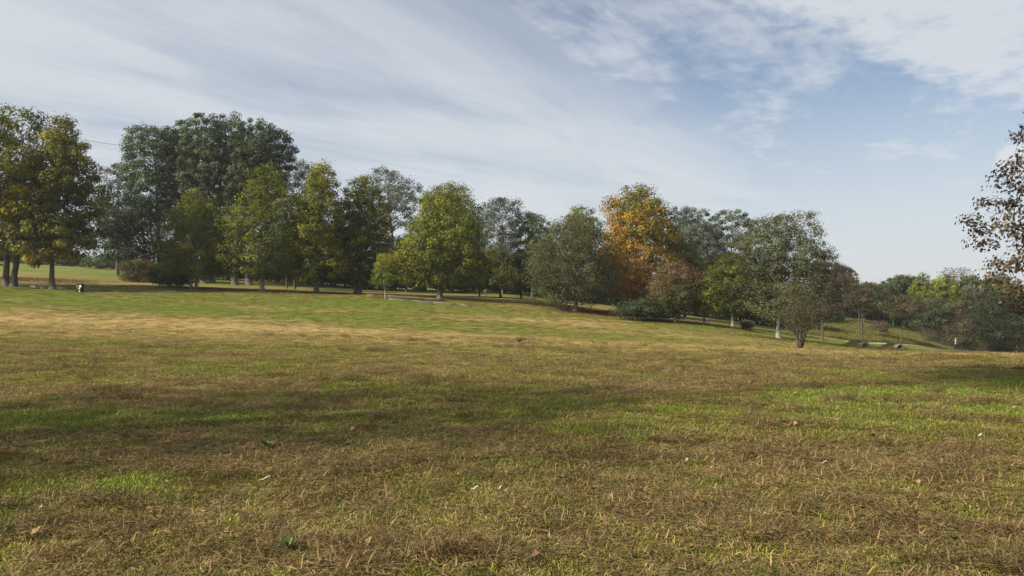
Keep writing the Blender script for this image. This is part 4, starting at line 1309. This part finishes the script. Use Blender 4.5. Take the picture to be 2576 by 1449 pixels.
# ------------------------------------------------------------------ walking person
def person():
    Y = 115.3; x = px(2402, Y); z = float(H(x, Y)) + .03
    e = thing('person', 'person in pale cap, dark vest and grey-blue sleeves walking on the path', 'person', (x, Y, z))
    CLOTH_V = solid('dark_vest', (.012, .014, .02), (.03, .032, .04), 6, .9)
    CLOTH_S = solid('grey_blue_sleeve', (.20, .27, .31), (.30, .37, .40), 6, .9)
    CLOTH_T = solid('dark_trousers', (.010, .010, .013), (.022, .022, .026), 6, .9)
    SKIN = solid('skin', (.42, .26, .19), (.50, .32, .24), 6, .6)
    CAP = solid('pale_cap', (.62, .60, .54), (.74, .72, .66), 6, .9)
    SHOE = solid('dark_shoe', (.02, .018, .016), (.035, .03, .03), 6, .7)

    def skin(name, verts, edges, radii, mat, root=0, parent=e, sub=2):
        me = bpy.data.meshes.new(name)
        me.from_pydata(verts, edges, [])
        me.materials.append(mat)
        o = link(name, me, parent)
        md = o.modifiers.new('skin', 'SKIN'); md.use_smooth_shade = True
        for i, r in enumerate(radii):
            d = me.skin_vertices[0].data[i]
            d.radius = r if isinstance(r, tuple) else (r, r)
            d.use_root = (i == root)
        sb = o.modifiers.new('sub', 'SUBSURF'); sb.levels = sub; sb.render_levels = sub
        return o
    # walking to the right (+x), left leg forward; y- is towards the camera
    pel = (0, 0, .93); che = (.05, 0, 1.28); nek = (.08, 0, 1.48); hdb = (.10, 0, 1.56); hdt = (.13, 0, 1.70)
    V = [pel, (.02, 0, 1.10), che, (.07, 0, 1.42), nek, hdb, hdt,
         (.02, -.09, .88), (-.10, -.10, .48), (-.33, -.10, .12), (-.24, -.10, .04),     # rear leg (near side)
         (.02, .09, .88), (.20, .10, .49), (.24, .10, .08), (.36, .10, .04),            # front leg
         (.06, -.19, 1.38), (-.07, -.24, 1.12), (.14, -.22, 1.00), (.21, -.21, 1.00),   # near arm bent forward
         (.06, .19, 1.38), (.18, .24, 1.16), (.37, .16, 1.22), (.43, .14, 1.24)]        # far arm raised forward
    E = [(0, 1), (1, 2), (2, 3), (3, 4), (4, 5), (5, 6), (0, 7), (7, 8), (8, 9), (9, 10), (0, 11), (11, 12), (12, 13), (13, 14),
         (3, 15), (15, 16), (16, 17), (17, 18), (3, 19), (19, 20), (20, 21), (21, 22)]
    Rr = [(.15, .12), .13, (.16, .13), (.13, .10), .055, .085, .08, .09, .06, .042, .04, .09, .06, .042, .04, .06, .045, .035, .03, .06, .045, .035, .03]
    skin('body', V, E, Rr, SKIN)
    skin('trousers', [(0, 0, 1.0), pel, V[7], V[8], (-.31, -.10, .15), V[11], V[12], (.24, .10, .12)], [(0, 1), (1, 2), (2, 3), (3, 4), (1, 5), (5, 6), (6, 7)],
         [(.16, .135), (.175, .145), .115, .085, .07, .115, .085, .07], CLOTH_T, 1)
    skin('vest', [(0, 0, .96), V[1], V[2], (.07, 0, 1.44)], [(0, 1), (1, 2), (2, 3)], [(.17, .15), (.165, .15), (.195, .165), (.13, .12)], CLOTH_V)
    skin('sleeve', [(.06, -.15, 1.41), V[15], V[16], (.11, -.22, 1.01)], [(0, 1), (1, 2), (2, 3)], [.06, .082, .066, .052], CLOTH_S, 1)
    skin('sleeve', [(.06, .15, 1.41), V[19], V[20], (.33, .17, 1.21)], [(0, 1), (1, 2), (2, 3)], [.06, .082, .066, .052], CLOTH_S, 1)
    cp = skin('cap', [(.10, 0, 1.68), (.12, 0, 1.77)], [(0, 1)], [(.108, .10), (.08, .075)], CAP)
    m = MB(); m.box((.25, 0, 1.665), (.14, .15, .018), 0, .006); m.build('peak', CAP, cp)
    for (sx, sy, sz) in ((-.27, -.10, .05), (.32, .10, .03)):
        skin('shoe', [(sx - .08, sy, sz + .02), (sx + .06, sy, sz), (sx + .16, sy, sz - .01)], [(0, 1), (1, 2)], [(.05, .05), (.052, .048), (.04, .03)], SHOE, 1)
    for (hx, hy, hz, up_) in ((.21, -.21, 1.00, 0), (.43, .14, 1.24, 1)):
        for k in range(4):
            o_ = (k - 1.5) * .021
            ln = (.06, .07, .072, .06)[k]
            skin('finger', [(hx, hy + o_ * .4, hz + o_), (hx + ln * .55, hy + o_ * .5, hz + o_ - .005), (hx + ln * .8, hy + o_ * .5, hz + o_ - .03)], [(0, 1), (1, 2)], [.011, .010, .008], SKIN, 0, e, 1)
        skin('thumb', [(hx - .02, hy, hz + .03), (hx + .02, hy - .02, hz + .06), (hx + .05, hy - .02, hz + .06)], [(0, 1), (1, 2)], [.012, .011, .009], SKIN, 0, e, 1)
    # head details
    m = MB(); m.tube([(.20, 0, 1.63), (.235, 0, 1.605), (.20, 0, 1.60)], [.012, .016, .01], 6); m.build('nose', SKIN, e)
    for s in (-1, 1):
        m = MB(); m.tube([(.10, s * .082, 1.60), (.10, s * .098, 1.62), (.10, s * .084, 1.65)], [.012, .016, .010], 6); m.build('ear', SKIN, e)
        m = MB(); m.tube([(.188, s * .034, 1.645), (.200, s * .034, 1.645)], [.012, .006], 6); m.build('eye', CLOTH_T, e)
    # small camera held up in front
    b = thing('camera_in_hand', 'small dark object the walking person holds up in front', 'camera', (x + .50, Y + .13, z + 1.27))
    m = MB(); m.box((0, 0, .03), (.06, .13, .085), 0, .012); m.build('body', CLOTH_T, b)
    m = MB(); m.tube([(.03, 0, .03), (.075, 0, .03)], .03, 10); m.build('lens', METAL_DARK, b)


person()

# ------------------------------------------------------------------ small things lying on the meadow
DEB_PALE = solid('bleached_wood', (.34, .29, .20), (.52, .46, .36), 20, .85)
DEB_DARK = solid('dark_clod', (.02, .015, .012), (.05, .04, .03), 20, .95)
WEED = solid('weed_leaf', (.055, .085, .018), (.085, .12, .026), 20, .6)


def bark_chip(label, u, v, L, W, rz, lift=.028):
    x, y = ground_hit(u, v); z = float(H(x, y))
    rng = np.random.default_rng(int(u))
    n = 9
    L, W = L * .75, W * .8
    t = np.linspace(-1, 1, n)
    w = W * (1 - np.abs(t) ** 2.2 * .75) * rng.uniform(.85, 1.15, n)
    V = []
    for k in range(n):
        for s, hz in ((-1, 0), (-.5, .35), (0, .5), (.5, .35), (1, 0)):
            V.append((t[k] * L / 2, s * w[k] / 2, hz * W * .8 + .01 * math.sin(t[k] * 2.4) + rng.normal() * .001))
    V = np.array(V); V2 = V.copy(); V2[:, 2] -= .006
    F = []
    for k in range(n - 1):
        for j in range(4):
            a = k * 5 + j
            F.append((a, a + 5, a + 6, a + 1)); F.append((a + 1 + 45, a + 6 + 45, a + 5 + 45, a + 45))
    for k in range(n - 1):
        a = k * 5
        F.append((a, a + 45, a + 50, a + 5)); a += 4
        F.append((a, a + 5, a + 50, a + 45))
    m = MB(); m.add(np.concatenate([V, V2]), F)
    o = m.build('bark_chip', DEB_PALE, None, True, (x, y, z + lift)); o.rotation_euler = (.1, -.12, rz)
    tag(o, label, 'bark chip', 'pale bark chips and dry leaves on the meadow')


bark_chip('broad pale bark chip lying right of the middle foreground', 1726, 1165, .075, .045, .4)
bark_chip('pale curled chip on the green patch near the left bottom', 104, 1287, .065, .04, -.5)
bark_chip('thin pale chip right of the one on the green patch', 190, 1284, .04, .022, .2)
bark_chip('long narrow pale husk left of the middle foreground', 667, 1213, .13, .022, .15)
bark_chip('small pale husk just right of the middle, slanting up', 1258, 1235, .07, .02, .7)
bark_chip('straight pale husk in the middle foreground', 1195, 1238, .09, .016, .02)
bark_chip('slim yellowish husk on the right foreground', 2072, 1172, .09, .018, -.15)
bark_chip('whitish chip on the brown grass at the right', 2465, 1102, .11, .04, .3)


def clod():
    x, y = ground_hit(1305, 863); z = float(H(x, y))
    rng = np.random.default_rng(3)
    m = MB()
    for k in range(7):
        a = rng.uniform(0, 6.28); L = rng.uniform(.12, .28)
        m.tube([(0, 0, .02), (math.cos(a) * L * .5, math.sin(a) * L * .3, .10 + rng.uniform(0, .08)), (math.cos(a) * L, math.sin(a) * L * .6, rng.uniform(.05, .2))], [.035, .026, .008], 5)
    tag(m.build('twig_clump', DEB_DARK, None, True, (x, y, z + .03)), 'dark clump of twigs on the crest of the meadow', 'twigs')


clod()


def weed(label, u, v, n, L):
    x, y = ground_hit(u, v); z = float(H(x, y))
    rng = np.random.default_rng(int(u * 3 + v))
    e = thing('weed', label, 'weed', (x, y, z), 0, 'broad-leaved weeds in the meadow')
    for k in range(n):
        a = k / n * 6.28 + rng.uniform(-.3, .3); le = rng.uniform(.3, 1.15); ll = L * rng.uniform(.7, 1.15)
        d = np.array([math.cos(a) * math.sin(le), math.sin(a) * math.sin(le), math.cos(le)])
        s = np.array([-math.sin(a), math.cos(a), 0])
        t = np.linspace(0, 1, 6); w = ll * .13 * np.array([.25, .6, .95, 1, .65, .03])
        c = d[None] * (t * ll)[:, None]; c[:, 2] -= t ** 2 * ll * .25
        c[:, 2] += .03
        V = np.concatenate([c - s * w[:, None], c - np.array([0, 0, .004]), c + s * w[:, None]])
        F = []
        for i in range(5):
            F.append((i, i + 1, 7 + i, 6 + i)); F.append((6 + i, 7 + i, 13 + i, 12 + i))
        m = MB(); m.add(V, F); m.build('leaf', WEED, e, True)


weed('bright green dandelion rosette at the bottom left of centre', 724, 1390, 11, .10)
weed('dark tuft of strap leaves in the shaded left meadow', 672, 1135, 12, .15)
weed('leafy green weed in the left middle meadow near the shade edge', 873, 1128, 9, .10)
weed('small weed at the bottom edge right of centre', 2020, 1345, 7, .07)
weed('low weed rosette on the brown right foreground', 2400, 1372, 9, .09)
weed('small green weed in the middle foreground', 1415, 1215, 7, .09)

# ------------------------------------------------------------------ haze
def haze():
    m, t, out = newmat('haze')
    pv = N(t, 'ShaderNodeVolumePrincipled')
    pv.inputs['Color'].default_value = (.90, .94, 1.0, 1)
    pv.inputs['Density'].default_value = HAZE_DENSITY
    pv.inputs['Anisotropy'].default_value = 0.2
    t.links.new(pv.outputs[0], out.inputs['Volume'])
    b = MB(); b.box((0, 1300, 16), (6400, 4600, 62))
    o = b.build('haze', m)
    tag(o, 'thin autumn haze hanging over the meadow and wood', 'haze', None, 'stuff')


if HAZE_DENSITY > 0:
    haze()
